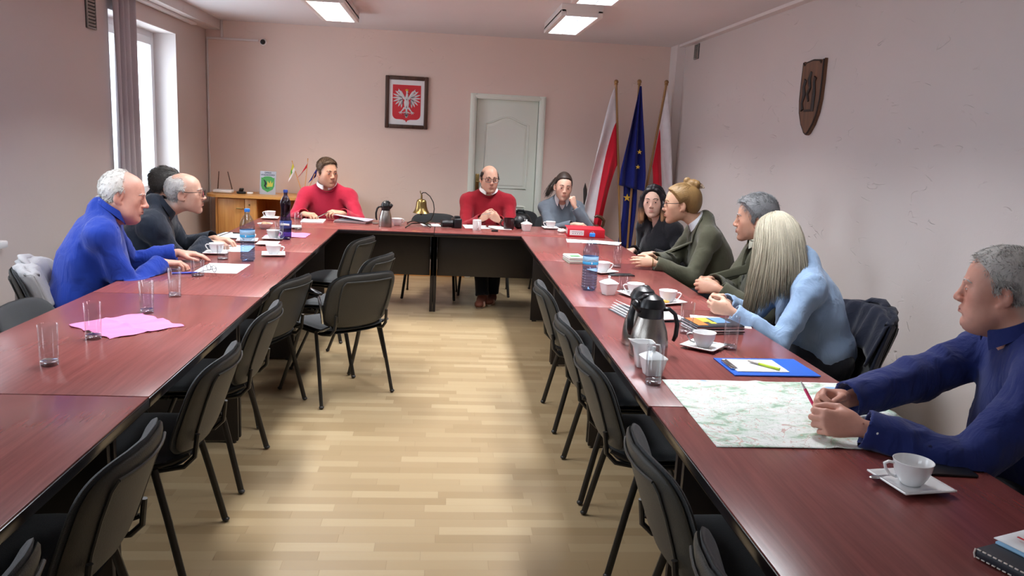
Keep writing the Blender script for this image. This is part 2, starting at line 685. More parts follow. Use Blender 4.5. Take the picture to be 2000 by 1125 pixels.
struct('baseboard_back', MB().bx(XL, .27, YB - .018, YB, 0, .07, .004).bx(1.09, 2.452, YB - .018, YB, 0, .07, .004), MT['beech'], 'low wooden skirting along the end wall', 'baseboard')
struct('baseboard_right', MB().bx(XR - .018, XR, Y0, 8.7, 0, .07, .004), MT['beech'], 'low wooden skirting along the right wall', 'baseboard')
struct('baseboard_left', MB().bx(XL, XL + .018, Y0, YB, 0, .07, .004), MT['beech'], 'low wooden skirting along the window wall', 'baseboard')

for n, (a, b, z0, z1) in enumerate(WINS):
    w = MB()
    x0, x1 = XL - .27, XL - .2
    w.bx(x0, x1, a + .075, b - .075, z0, z0 + .075, .006).bx(x0, x1, a + .075, b - .075, z1 - .075, z1, .006)
    w.bx(x0, x1, a, a + .075, z0, z1, .006).bx(x0, x1, b - .075, b, z0, z1, .006)
    mid = (a + b) / 2
    w.bx(x0, x1, mid - .06, mid + .06, z0 + .075, z1 - .075, .006)
    for s0, s1 in ((a + .06, mid - .05), (mid + .05, b - .06)):
        w.bx(x0 + .01, x1 + .02, s0 + .07, s1 - .07, z0 + .06, z0 + .13, .008).bx(x0 + .01, x1 + .02, s0 + .07, s1 - .07, z1 - .13, z1 - .06, .008)
        w.bx(x0 + .01, x1 + .02, s0, s0 + .07, z0 + .06, z1 - .06, .008).bx(x0 + .01, x1 + .02, s1 - .07, s1, z0 + .06, z1 - .06, .008)
    lab = ['white plastic framed window behind the men on the left', 'white framed window nearer along the left wall', 'white framed window beside the photographer'][n]
    wo = struct(f'window_{n + 1}', w, MT['pvc'], lab, 'window')
    g = MB().bx(x0 + .03, x0 + .036, a + .1, mid - .09, z0 + .12, z1 - .12).bx(x0 + .03, x0 + .036, mid + .09, b - .1, z0 + .12, z1 - .12)
    struct('pane', g, MT['thin'], 'clear window glass', 'window', wo, smooth=False)
    for q in wo.children:
        del q['category']
        q['kind'] = 'structure'
    sl = MB().bx(XL - .2, XL + .05, a - (.03 if n else .0), b + .19 if n == 1 else b, z0 - .04, z0, .008)
    sl.build('window_sill', MT['white'], wo)
    # white painted reveal lining
    rv = MB().bx(XL - .2, XL + .003, b - .006, b + .001, z0, z1).bx(XL - .2, XL + .003, a - .001, a + .006, z0, z1).bx(XL - .2, XL + .003, a, b, z1 - .006, z1 + .001)
    rv.build('reveal', MT['white_paint'], wo, smooth=False)

# door in the end wall
d = MB()
d.bx(.34, 1.02, YB + .045, YB + .085, .01, 1.99, .003)
dz = thing('door_1', 'closed cream panelled door in the end wall behind the bald man', 'door', (0, 0, 0))
dz['kind'] = 'structure'
leaf = d.build('door_leaf', MT['doorp'], dz)


def arch(x0, x1, z0, z1, ah, n=24):
    pts = [(x0, z0), (x1, z0)]
    for i in range(n + 1):
        t = i / n
        pts.append((x1 + (x0 - x1) * t, z1 + ah * math.sin(PI * t) ** 2))
    return pts


XZ = Matrix(((1, 0, 0, 0), (0, 0, -1, 0), (0, 1, 0, 0), (0, 0, 0, 1)))   # prism: local y -> world z, local z -> world -y
pm = MB()
for z0, z1, ah in ((1.02, 1.73, .075), (.16, .82, 0)):
    o = arch(.44, .92, z0, z1, ah)
    pm.tube([(x, YB + .044, z) for x, z in o], .011, 6, True)
    o2 = arch(.475, .885, z0 + .035, z1 - .035, ah)
    pm.prism(o2, 0, .008, T(0, YB + .046, 0) @ XZ)
pm.build('door_panel', MT['doorp'], leaf)
fr = MB()
for x0, x1, z0, z1 in ((.265, .335, 0, 2.045), (1.025, 1.095, 0, 2.045), (.335, 1.025, 1.99, 2.045)):
    fr.bx(x0, x1, YB - .018, YB + .09, z0, z1, .006)
for x0, x1, z0, z1 in ((.278, .318, 0, 2.03), (1.042, 1.082, 0, 2.03), (.318, 1.042, 2.004, 2.03)):
    fr.bx(x0, x1, YB - .027, YB - .012, z0, z1, .004)
fr.build('door_frame', MT['doorp'], dz)
hd = MB().bx(.352, .394, YB + .03, YB + .047, .93, 1.17, .006)
hp = hd.build('handle_plate', MT['brass'], dz)
hl = MB().tube([(.373, YB + .04, 1.09), (.373, YB - .012, 1.09), (.385, YB - .02, 1.09), (.48, YB - .02, 1.085)], .009, 10)
hl.build('door_handle', MT['brass'], hp)


# ------------------------------------------------------------------ ceiling lamps
def lamp(x, y, warm, label):
    t = thing('ceiling_lamp', label, 'lamp', (x, y, 2.555), 0, 'ceiling lamps')
    L, W, H = 1.1, .255, .095
    h = MB()
    h.bx(-W / 2 - .04, W / 2 + .04, -L / 2 - .02, L / 2 + .02, .03, H, .004)
    for s in (-1, 1):
        h.bx(s * (W / 2 + .04), s * W / 2, -L / 2 - .02, L / 2 + .02, 0, .05, .003)
        h.bx(-W / 2, W / 2, s * (L / 2 + .0195), s * L / 2, 0, .0495, .003)
    h.build('lamp_housing', MT['lampw'], t)
    MB().bx(-W / 2, -.004, -L / 2, L / 2, .012, .02).build('light_tube', MT['tubew' if warm else 'tubec'], t, smooth=False)
    MB().bx(.004, W / 2, -L / 2, L / 2, .012, .02).build('light_tube', MT['tubec'], t, smooth=False)
    lv = MB().bx(-.004, .004, -L / 2, L / 2, 0, .02)
    for i in range(1, 18):
        yy = -L / 2 + L * i / 18
        lv.bx(-W / 2, W / 2, yy - .0015, yy + .0015, .001, .012)
    lv.build('louvre', MT['louvre'], t, smooth=False)
    ld = bpy.data.lights.new('lamp_light', 'AREA')
    ld.shape = 'RECTANGLE'
    ld.size, ld.size_y = W, L
    ld.energy = 29
    ld.color = (.97, .98, 1) if not warm else (1, .93, .82)
    ld.spread = math.radians(118)
    lo = bpy.data.objects.new('lamp_light', ld)
    COL.objects.link(lo)
    lo.parent = t
    lo.location = (0, 0, .0108)


lamp(-.99, 7.2, 1, 'ceiling lamp with one warm and one cool half, left of the others')
lamp(1.055, 7.13, 0, 'ceiling lamp with cool louvres shown whole, right of the door')
lamp(1.04, 5.42, 0, 'ceiling lamp cut off by the top edge of the photo')
lamp(-.99, 5.45, 0, 'unseen ceiling lamp added for its light over the left table arm')  # this and the next two repeat the lamp grid unseen, added for light
lamp(-.99, 3.6, 0, 'unseen ceiling lamp added for its light over the nearer left table arm')
lamp(1.04, 3.6, 0, 'unseen ceiling lamp added for its light over the nearer right table arm')

# ------------------------------------------------------------------ things on the walls
def grille(name, w, h, label, M, nb):
    t = thing(name, label, 'vent')
    MB().bx(-w / 2, w / 2, -h / 2, h / 2, 0, .006).build('vent_backing', MT['ventd'], t, smooth=False, M=M)
    f = MB()
    for x0, x1, y0, y1 in ((-w / 2, -w / 2 + .012, -h / 2, h / 2), (w / 2 - .012, w / 2, -h / 2, h / 2), (-w / 2 + .012, w / 2 - .012, -h / 2, -h / 2 + .012), (-w / 2 + .012, w / 2 - .012, h / 2 - .012, h / 2)):
        f.bx(x0, x1, y0, y1, 0, .016, .002)
    f.build('vent_frame', MT['vent'], t, M=M)
    for i in range(nb):
        y = -h / 2 + .016 + (h - .032) * (i + .5) / nb
        MB().box((0, 0, 0), (w - .02, (h - .03) / nb * .62, .003), .001, T(0, y, .01) @ R(28, 'X')).build('vent_slat', MT['vent'], t, M=M)
    return t


YZp = Matrix(((0, 0, 1, 0), (1, 0, 0, 0), (0, 1, 0, 0), (0, 0, 0, 1)))     # local x->Y, y->Z, z->+X
YZm = Matrix(((0, 0, -1, 0), (-1, 0, 0, 0), (0, 1, 0, 0), (0, 0, 0, 1)))   # faces -X
grille('vent_grille', .15, .22, 'grey slatted vent grille high on the wall left of the window', T(XL, 6.15, 2.31) @ YZp, 8)
grille('vent_grille', .13, .15, 'small dark vent grille high on the right wall by the column', T(XR, 8.27, 2.54) @ YZm, 8)

# crest in its frame
t = thing('framed_crest', 'dark framed white eagle on a red shield, hung left of the door', 'picture', (-.428, YB, 1.905))
FW, FH = .462, .556
cr = MB()
for x0, x1, z0, z1 in ((-FW / 2, -FW / 2 + .042, -FH / 2, FH / 2), (FW / 2 - .042, FW / 2, -FH / 2, FH / 2), (-FW / 2 + .042, FW / 2 - .042, -FH / 2, -FH / 2 + .042), (-FW / 2 + .042, FW / 2 - .042, FH / 2 - .042, FH / 2)):
    cr.bx(x0, x1, -.03, 0, z0, z1, .008)
cr.build('frame', MT['walnut'], t)
MB().bx(-FW / 2 + .03, FW / 2 - .03, -.012, -.004, -FH / 2 + .03, FH / 2 - .03).build('paper_sheet', MT['paper'], t, smooth=False)
sh = [(-.152, .185), (.152, .185), (.152, -.125)]
sh += [(.152 - .05 * (1 - math.cos(a)), -.125 - .055 * math.sin(a)) for a in np.linspace(0, PI / 2, 8)]
sh += [(.04, -.182), (.012, -.192), (0, -.212), (-.012, -.192), (-.04, -.182)]
sh += [(-(.152 - .05 * (1 - math.cos(a))), -.125 - .055 * math.sin(a)) for a in np.linspace(PI / 2, 0, 8)]
MB().prism(sh, .0125, .014, XZ).build('red_shield', MT['red'], t, smooth=False)
eg = MB()


def blade(p, ang, L, w, z=.0145, mi=0, curl=0):
    """feather: pointed leaf from p, direction ang"""
    out = []
    for i in range(9):
        u = i / 8
        out.append((u * L, w * math.sin(PI * min(1, u * .9 + .1)) ** .7 * (1 if u < 1 else 0)))
    out2 = [(x, -y) for x, y in out[::-1]]
    c, s = math.cos(ang), math.sin(ang)
    pts = []
    for x, y in out[:-1] + out2:
        y += curl * x * x / L
        pts.append((p[0] + x * c - y * s, p[1] + x * s + y * c))
    eg.prism(pts, z, z + .0012, XZ, mi)


for sg in (-1, 1):
    # wing: shoulder arc, long flight feathers fanned outwards and down
    for k in range(8):
        a = math.radians(62 - k * 21)
        px, pz = sg * (.055 + .012 * math.sin(k * .5)), .075 - k * .009
        a2 = a if sg > 0 else PI - a
        blade((px, pz), a2, .078 + .012 * math.sin(k * .55), .0085, .0146 + .0003 * (k % 2), 0)
    for k in range(6):
        a = math.radians(40 - k * 24)
        a2 = a if sg > 0 else PI - a
        blade((sg * .045, .06 - k * .008), a2, .05, .007, .0164, 1 if k % 2 else 0)
    eg.tube([(sg * .02, -.0165, .035), (sg * .045, -.0165, .075), (sg * .065, -.0165, .11), (sg * .085, -.0165, .122), (sg * .1, -.0165, .11)], [.012, .014, .012, .009, .004], 8, flat=(1, .25), up=(0, 1, 0))
    # leg and claws
    eg.tube([(sg * .02, -.0165, -.055), (sg * .045, -.0165, -.085), (sg * .06, -.0165, -.1)], [.013, .007, .005], 6, flat=(1, .3), up=(0, 1, 0))
    for aa in (-150, -100, -60, -20):
        a = math.radians(aa if sg > 0 else -180 - aa)
        blade((sg * .06, -.1), a, .03, .0035, .0165)
    for k in range(3):
        a = math.radians(-20 - k * 32)
        blade((sg * .004, -.1 - k * .014), a if sg > 0 else PI - a, .035, .006, .0168, 1 if k == 1 else 0)
blade((0, -.06), -PI / 2, .105, .011, .0168)
eg.tube([(0, -.017, .1), (.004, -.017, .085), (-.001, -.017, .05), (0, -.017, 0), (0, -.017, -.05), (0, -.017, -.08)], [.008, .011, .017, .03, .022, .008], 10, flat=(1, .2), up=(0, 1, 0))
for k in range(5):
    blade((0, .04 - k * .02), -PI / 2, .022, .006, .0205, 1)
eg.sphere((.004, -.018, .112), .0125, 10, 6, sc=(1, .3, .9))
eg.build('white_eagle', [MT['silver'], MT['silverd']], t, smooth=False)
g = MB()
blade0 = [(-.014, .122), (.014, .122), (.018, .143), (.009, .133), (0, .147), (-.009, .133), (-.018, .143)]
g.prism(blade0, .0185, .02, XZ)
g.tube([(.014, -.019, .11), (.026, -.019, .104)], [.004, .001], 6)
g.build('gold_crown', MT['gold'], t, smooth=False)

# carved wooden shield on the right wall
t = thing('wooden_shield', 'carved brown wooden shield plaque hung on the right wall', 'plaque', (XR, 5.5, 1.96))
# local x runs towards the far end, y up, faces -X
MP = Matrix(((0, 0, -1, 0), (1, 0, 0, 0), (0, 1, 0, 0), (0, 0, 0, 1)))
out = [(-.155, .25), (-.13, .225), (-.1, .245), (0, .255), (.1, .245), (.13, .225), (.155, .25)]
right = [(.158, .1), (.155, -.02), (.135, -.11), (.09, -.19), (.03, -.25), (0, -.262)]
out = out + right + [(-x, y) for x, y in right[:-1][::-1]]
out = [(x * 1.02, y) for x, y in out]
pb = MB()
pb.prism(out, -.004, .022, MP)
pb.prism([(x * .93, y * .95) for x, y in out], .02, .03, MP)
pb.build('shield_board', MT['plaque'], t, smooth=False)
rl = MB()
rl.tube([(x * .97, y * .97, .026) for x, y in out], .006, 6, True, MP)
rl.build('shield_rim', MT['plaqued'], t)
rv = MB()
rv.tube([(-.07, -.1, .032), (-.08, .02, .034), (-.06, .1, .034), (-.075, .13, .034)], [.02, .016, .014, .02], 8, False, MP, flat=(1, .5))
rv.tube([(.0, .17, .032), (.02, .12, .034), (-.005, .06, .034), (.03, .02, .034), (.0, -.03, .034)], [.012, .02, .012, .018, .008], 8, False, MP, flat=(1, .5))
rv.tube([(.075, .12, .032), (.095, .07, .034), (.075, .02, .034), (.1, -.04, .034), (.08, -.09, .034)], [.02, .016, .02, .012, .02], 8, False, MP, flat=(1, .5))
rv.bx(-.06, .05, -.1, -.085, .03, .037, 0, MP).bx(-.06, -.05, -.1, .05, .03, .037, 0, MP)
rv.build('carved_relief', MT['plaqued'], t)

# surveillance camera and cable duct
t = thing('security_camera', 'small white dome camera at the end of the wall duct', 'camera', (-1.945, YB, 2.45))
MB().lathe([(0, -.004), (.034, -.004), (.036, .012), (.03, .03), (.026, .034)], 24, R(90, 'X')).build('camera_base', MT['white'], t)
MB().sphere((0, -.036, 0), .027, 18, 12).build('camera_lens', MT['blackpl'], t)
t = thing('cable_duct', 'white cable duct running from the left corner to the camera', 'duct', (0, 0, 0))
MB().bx(-2.53, -1.995, YB - .02, YB, 2.452, 2.474, .003).build('duct_run', MT['white_paint'], t)
MB().bx(-2.383, -2.361, YB - .02, YB, 2.475, 2.649, .003).build('duct_drop', MT['white_paint'], t)
MB().bx(-2.53, -2.515, YB - .018, YB, .07, 2.452, .003).build('duct_drop', MT['white_paint'], t)

# curtain on its rail
tag(MB().bx(-2.525, -2.47, 2.7, 8.43, 2.525, 2.549, .004).build('curtain_rail', MT['white']), 'white curtain rail under the beam above the window', 'rail')


def curtain(name, y0, y1, z0, label, x=-2.49):
    def f(u, v):
        y = y0 + (y1 - y0) * u
        a = .028 + .012 * v
        return (x + a * math.sin(u * 2 * PI * 3.5 + .5 * math.sin(v * 3)), y + .02 * (1 - v) * math.sin(u * 9), 2.524 + (z0 - 2.524) * v)
    return tag(MB().slab(f, 56, 14, .004).build(name, MT['blind'], angle=0), label, 'curtain')


curtain('curtain', 6.42, 6.82, .72, 'narrow grey curtain strip hanging across the window')
# ------------------------------------------------------------------ tables
TZ = .75


def desk(loc, rz, L, label, group='red mahogany meeting tables', off=0):
    """desk of depth .8, its length along local y, inner edge towards local -x"""
    t = thing('table', label, 'table', loc, rz, group)
    W = .8
    MB().bx(-W / 2, W / 2, -L / 2 + .0035, L / 2 - .0035, TZ - .006, TZ, .0015).build('tabletop', MT['mahog'], t)
    e = MB()
    e.bx(-W / 2 - .004, W / 2 + .004, -L / 2 + .0015, L / 2 - .0015, TZ - .036, TZ - .0045, .005)
    e.build('edge_band', MT['edge'], t)
    for s in (-1, 1):
        p = MB().bx(-W / 2 + .115, W / 2 - .1, s * (L / 2 - .012), s * (L / 2 - .037), .012, TZ - .036, .002)
        p.bx(-W / 2 + .13, -W / 2 + .17, s * (L / 2 - .012), s * (L / 2 - .037), 0, .014).bx(W / 2 - .16, W / 2 - .12, s * (L / 2 - .012), s * (L / 2 - .037), 0, .014)
        p.build('leg_panel', MT['panel'], t)
    MB().bx(-.012, .008, -L / 2 + .037, L / 2 - .037, .33, TZ - .036, .002).build('modesty_panel', MT['panel'], t)
    return t


for i, (a, b, lr, rr) in enumerate(((.87, 2.41, 'left arm table nearest the camera', 'right arm table nearest the camera, under the map edge'),
                            (2.41, 3.94, 'left arm table under the near pink napkin', 'right arm table under the steel flask and clipboard'),
                            (3.94, 5.46, 'left arm table in front of the man in bright blue', 'right arm table in front of the woman in the olive jacket'),
                            (5.46, 6.848, 'left arm table meeting the head table', 'right arm table meeting the head table'))):
    desk((-1.276, (a + b) / 2, 0), 180, b - a, 'red mahogany ' + lr)
    desk((1.087 + (.004 if i == 0 else -.004), (a + b) / 2, 0), 0, b - a, 'red mahogany ' + rr)


def headdesk(x0, x1, label):
    t = thing('table', label, 'table', ((x0 + x1) / 2, 7.25, 0), 90, 'red mahogany meeting tables')
    L, W = x1 - x0, .8
    # local y runs along world -x ; local x = world y - 7.25
    MB().bx(-W / 2, W / 2, -L / 2 + .002, L / 2 - .002, TZ - .006, TZ, .0015).build('tabletop', MT['mahog'], t)
    MB().bx(-W / 2 - .004, W / 2 + .004, -L / 2, L / 2, TZ - .036, TZ - .0045, .005).build('edge_band', MT['edge'], t)
    for s in (-1, 1):
        p = MB()
        a, b = s * (L / 2 - .0006), s * (L / 2 - .026)
        p.bx(-.16, -.11, a, b, 0, TZ - .036, .002).bx(.26, .31, a, b, 0, TZ - .036, .002).bx(-.16, .31, a, b, .33, TZ - .036, .002)
        p.build('leg_panel', MT['panel'], t)
    MB().bx(-.108, -.088, -L / 2 + .03, L / 2 - .03, .325, TZ - .036, .002).build('modesty_panel', MT['panel'], t)


headdesk(-1.676, -.068, 'red mahogany head table half in front of the man with the flask')
headdesk(-.066, 1.487, 'red mahogany head table half in front of the bald man')


# ------------------------------------------------------------------ chairs
def make_chair(label, group, arms=False):
    t = thing('chair', label, 'chair', (0, 0, 0), 0, group)
    # faces +Y
    def sb(x, y, z):
        return (x, y, z - .02 * (y / .2) ** 2 * (1 if y > 0 else .2) + .012 * (x / .23) ** 2)
    MB().pillow(.465, .43, .03, T(0, .015, .445), 0, 5, sb, flatback=.55).build('seat', MT['chairfab'], t, angle=0)
    MB().pillow(.45, .415, .006, T(0, .015, .424), 0, 5, sb, flatback=2.2).build('seat_pan', MT['blackpl'], t, angle=0)

    def bb(x, y, z):
        return (x, -z + .055 * (x / .23) ** 2 - .055 * (y / .17), y)
    MBk = T(0, -.262, .622)
    MB().pillow(.47, .34, .028, MBk, 0, 4.2, lambda x, y, z: tuple(V((x, z - .0 + .055 * (x / .235) ** 2 - .06 * (y / .17), y))), taper=.0, flatback=.3).build('backrest', MT['chairfab'], t, angle=0)
    MB().pillow(.455, .328, .005, T(0, -.272, .622), 0, 4.2, lambda x, y, z: (x, z + .055 * (x / .235) ** 2 - .06 * (y / .17), y), flatback=4).build('back_shell', MT['chairback'], t, angle=0)
    # raised ribs on the shell
    rb = MB()
    for k in (-1, 1):
        rb.tube([(k * x, -.2935 + .055 * (x / .235) ** 2 - .06 * ((z - .622) / .17), z) for x, z in ((.150, .50), (.162, .56), (.170, .65), (.168, .72), (.155, .742))], .0045, 6)
    rb.tube([(x, -.2945 + .055 * (x / .235) ** 2 - .06 * ((.742 - .622) / .17), .742) for x in np.linspace(-.155, .155, 9)], .0045, 6)
    rb.build('shell_ribs', MT['chairback'], t)
    for s in (-1, 1):
        MB().tube([(s * .225, -.115, .43), (s * .236, -.16, .25), (s * .252, -.215, .012)], .0108, 10, flat=(1.25, .85)).sphere((s * .253, -.217,   .012), .015, 10, 6, sc=(1, 1, .7)).build('leg', MT['legmet'], t)
        MB().tube([(s * .218, .06, .425), (s * .232, .13, .25), (s * .252, .235, .012)], .0108, 10, flat=(1.25, .85)).sphere((s * .253, .237,   .012), .015, 10, 6, sc=(1, 1, .7)).build('leg', MT['legmet'], t)
        MB().tube([(s * .19, .15, .408), (s * .19, -.12, .412), (s * .185, -.2, .425), (s * .18, -.235, .46), (s * .175, -.245, .54)], .009, 8).build('bracket', MT['legmet'], t)
        MB().tube([(s * .215, -.10, .43), (s * .21, -.17, .452), (s * .2, -.225, .476)], [.008, .01, .008], 8).build('hinge', MT['chrome' if arms else 'legmet'], t)
        if arms and s < 0:
            MB().tube([(s * .235, -.2, .50), (s * .262, -.22, .6), (s * .262, -.2, .655), (s * .262, .12, .655), (s * .258, .15, .62), (s * .245, .12, .43)], .009, 8).build('arm_frame', MT['chrome'], t)
            MB().tube([(s * .262, -.22, .675), (s * .264, -.1, .682), (s * .264, .08, .68), (s * .262, .16, .668)], [.014, .024, .024, .016], 10, flat=(1, .55)).build('armrest', MT['blackpl'], t, angle=0)
    MB().tube([(-.222, .1, .417), (.222, .1, .417)], .008, 8).tube([(-.222, -.1, .425), (.222, -.1, .425)], .008, 8).build('cross_rail', MT['legmet'], t)
    return t


CH = None


def chair(x, y, rz, label, group='black stacking chairs'):
    global CH
    if CH is None:
        CH = make_chair(label, group)
        CH.location = (x, y, 0)
        CH.rotation_euler = (0, 0, math.radians(rz))
        return CH
    return dup(CH, (x, y, 0), rz, label, group)


G1 = 'empty black chairs along the inside of the left arm'
for x, y, rz, lab in ((-1.05, 1.31, 90, 'black chair showing only its rounded back top in the bottom left corner'),
                      (-1.05, 1.98, 90, 'large black chair back below the near left table corner'),
                      (-1.05, 2.82, 90, 'black chair pushed in by the second left table, its two legs clear'),
                      (-1.05, 3.58, 90, 'black chair pushed in just before the side-turned chair'),
                      (-1.06, 4.41, 72, 'black chair set slightly askew beside the turned chair with an armrest'),
                      (-.66, 5.35, 70, 'black chair behind the turned chair, its back tilted to the right'),
                      (-.86, 6.2, 72, 'black chair farthest up the left arm, against the head table')):
    chair(x, y, rz, lab, G1)
G2 = 'empty black chairs along the inside of the right arm'
for x, y, rz, lab in ((.862, 4.36, -90, 'farthest black chair along the right arm'),
                      (.862, 3.5, -90, 'second black chair from the far end of the right arm'),
                      (.862, 2.9, -90, 'black chair level with the clipboard on the right arm'),
                      (.862, 2.0, -90, 'big black chair back beside the map end of the right arm'),
                      (.862, 1.37, -90, 'black chair back top cut off at the bottom edge, right arm')):
    chair(x, y, rz, lab, G2)
G3 = 'chairs behind the head table'
for x, y, rz, lab in ((-1.13, 8.08, 180, 'chair under the young man in the pinkish red sweater'),
                      (-.1, 7.84, 176, 'empty black chair behind the brass bell'),
                      (.44, 8.08, 178, 'chair under the bald man in the red sweater'),
                      (.83, 8.6, 180, 'black chair carrying the black bag near the door'),
                      (1.2, 8.12, 180, 'chair under the woman in the grey pullover')):
    chair(x, y, rz, lab, G3)
G4 = 'chairs along the outside of the arms'
for x, y, rz, lab in ((-1.5, 3.47, -90, 'empty black chair with its back rising at the left photo edge'),
                      (-1.94, 4.45, -75, 'chair under the man in the bright blue shirt'),
                      (-2.02, 5.3, -85, 'chair under the old man in the dark jacket'),
                      (-2.1, 5.98, -90, 'chair under the man hidden behind the old man'),
                      (1.93, 6.6, 110, 'chair under the woman in the black blouse'),
                      (1.97, 5.5, 90, 'chair under the woman with the hair bun'),
                      (1.98, 4.55, 90, 'chair under the man with short grey hair'),
                      (1.95, 3.82, 90, 'chair under the blonde woman'),
                      (1.98, 2.2, 82, 'chair under the man in the navy shirt')):
    chair(x, y, rz, lab, G4)
ac = make_chair('black chair with one armrest, pulled out and turned away from the camera, chrome brackets showing', 'pulled out chair', True)
del ac['group']
ac.location = (-.61, 4.76, 0)
ac.rotation_euler = (0, 0, math.radians(41.5))

# ------------------------------------------------------------------ cabinet in the left corner
t = thing('cabinet', 'honey coloured wooden cabinet in the left corner behind the young man', 'cabinet', (0, 0, 0))
top = [(-2.44, 8.93), (-1.0, 8.93), (-1.0, 8.36), (-2.25, 8.36)]
top += [(-2.25 - .19 * math.sin(a), 8.36 + .19 * (1 - math.cos(a)) + .0) for a in np.linspace(.1, PI / 2, 8)]
MB().prism(top, .845, .872).build('cabinet_top', MT['beech'], t, smooth=False)
bd = MB()
bd.bx(-2.33, -2.305, 8.43, 8.9, .02, .845, .002).bx(-1.93, -1.905, 8.43, 8.9, .02, .845, .002).bx(-1.03, -1.005, 8.43, 8.9, .02, .845, .002)
bd.bx(-2.305, -1.03, 8.88, 8.9, .02, .845).bx(-2.305, -1.03, 8.44, 8.88, .02, .045).bx(-1.905, -1.03, 8.44, 8.88, .50, .525)
bd.build('cabinet_body', MT['beechv'], t, smooth=False)
dr = MB().bx(-2.3, -2.035, 8.415, 8.433, .05, .835, .003)
dr = dr.build('cabinet_door', MT['beechv'], t)
MB().bx(-2.03, -1.91, 8.415, 8.433, .05, .835, .003).build('filler_panel', MT['beechv'], t)
MB().tube([(-2.11, 8.416, .735), (-2.11, 8.395, .738), (-2.05, 8.39, .735), (-2.05, 8.416, .732)], .006, 8).build('door_handle', MT['brass'], dr)
lk = MB().lathe([(0, 0), (.009, 0), (.009, .006), (0, .007)], 14, T(-1.985, 8.415, .775) @ R(90, 'X'))
lk.build('lock', MT['brass'], t)
CT = .872
t = thing('wifi_router', 'white wireless router with two dark aerials on the corner cabinet', 'router', (-2.29, 8.6, CT))
MB().box((0, 0, .02), (.19, .12, .034), .012, seg=3).build('router_body', MT['white'], t)
for sx, tx in ((-.075, -.06), (.075, .03)):
    MB().tube([(sx, .05, .03), (sx * .95, .055, .05), (tx, .06, .22)], [.006, .006, .0045], 8).build('aerial', MT['tan'], t)
t = thing('desk_phone', 'small dark phone in its cradle beside the router', 'phone', (-2.11, 8.6, CT), 20)
MB().box((0, 0, .012), (.09, .075, .024), .008).build('phone_cradle', MT['blackpl'], t)
MB().box((0, 0, 0), (.045, .1, .016), .006, T(.0, 0, .035) @ R(-25, 'X')).build('handset', MT['ventd'], t)
tag(MB().box((0, 0, .011), (.06, .045, .022), .008, T(-2.02, 8.6, CT)).build('power_adapter', MT['white']), 'small white adapter block beside the desk phone', 'adapter')
t = thing('table_sign', 'grey table sign with a green coat of arms on the cabinet', 'sign', (-1.845, 8.62, CT), -6)
MS = R(6, 'X')
MB().bx(-.085, .085, -.004, .004, 0, .245, .002, R(-8, 'X')).bx(-.085, .085, .0, .08, 0, .004).build('sign_plate', mat('grey_sign_plate', 'B4BAC6', .35), t)
MX = R(-8, 'X') @ T(0, -.0045, 0) @ XZ
gs = [(-.07, .178), (-.055, .175), (-.035, .188), (0, .192), (.035, .188), (.055, .175), (.07, .178), (.07, .09), (.055, .055), (0, .025), (-.055, .055), (-.07, .09)]
MB().prism(gs, 0, .0012, MX).build('green_shield', MT['green'], t, smooth=False)
y = MB()
y.prism([(-.012, .08), (.052, .085), (.058, .14), (.042, .115), (.03, .15), (.018, .115), (-.004, .145), (-.004, .1)], .0013, .0022, MX)
y.build('yellow_crown', MT['ylw'], t, smooth=False)
bk = MB()
bk.tube([(-.045, .155, .002), (-.03, .14, .002), (-.02, .115, .002), (-.03, .09, .002), (-.012, .07, .002)], [.003, .007, .011, .009, .004], 8, False, MX, flat=(1, .15))
bk.tube([(-.028, .065, .002), (.02, .062, .002)], .003, 6, False, MX, flat=(1, .2))
bk.build('black_insect', MT['blk'], t)
tx = MB()
text_mb('GMINA', .023, tx, MX @ T(0, .228, .0012))
text_mb('MYSŁAKOWICE', .0205, tx, MX @ T(0, .205, .0012))
tx.build('sign_lettering', MT['ink'], t, smooth=False)


def miniflag(x, dx, h, cols, name_label, lean):
    t = thing('table_flag', name_label, 'flag', (x, 8.6, CT + .028), 0)
    px = lambda z: lean * z
    MB().tube([(0, 0, 0), (px(h), 0, h)], .004, 8).sphere((px(h), 0, h + .004), .006, 8, 6).build('flag_stick', MT['beech'], t)
    def f(u, v):
        z = h - .02 - v * .09
        return (px(z) + dx * u * (.45 + .55 * v) * .75, -.006 - .02 * math.sin(u * 5 + v * 2) * u, z - u * .13 + .02 * v)
    MB().slab(f, 14, 12, .0012, None, 0, lambda u, v: cols(u, v)).build('flag_cloth', [MT['flagw'], MT['flagr'], MT['flagb'], MT['ylw'], MT['green']], t, angle=0)


tag(MB().lathe([(0, 0), (.055, 0), (.055, .008), (.02, .02), (.012, .028), (0, .028)], 24, T(-1.46, 8.6, CT)).build('flag_stand', MT['beech']), 'small turned wooden stand of the table flags', 'stand')
miniflag(-1.48, -.1, .33, lambda u, v: 4 if .35 < u < .6 and .2 < v < .7 else (3 if v < .5 else 0), 'small pale green and white table flag, left of the cluster', -.32)
miniflag(-1.46, -.16, .36, lambda u, v: 0 if v < .3 else 1, 'small white and red table flag on the cabinet', .1)
miniflag(-1.44, -.1, .33, lambda u, v: 2, 'small blue table flag behind the young man', .42)

# ------------------------------------------------------------------ big flags in the right corner
tag(MB().lathe([(0, 0), (.2, 0), (.2, .02), (.07, .05), (.05, .16), (.0, .16)], 28, T(2.08, 8.62, 0)).build('flag_stand', MT['polewood']), 'round wooden floor stand holding the three flag poles', 'stand')


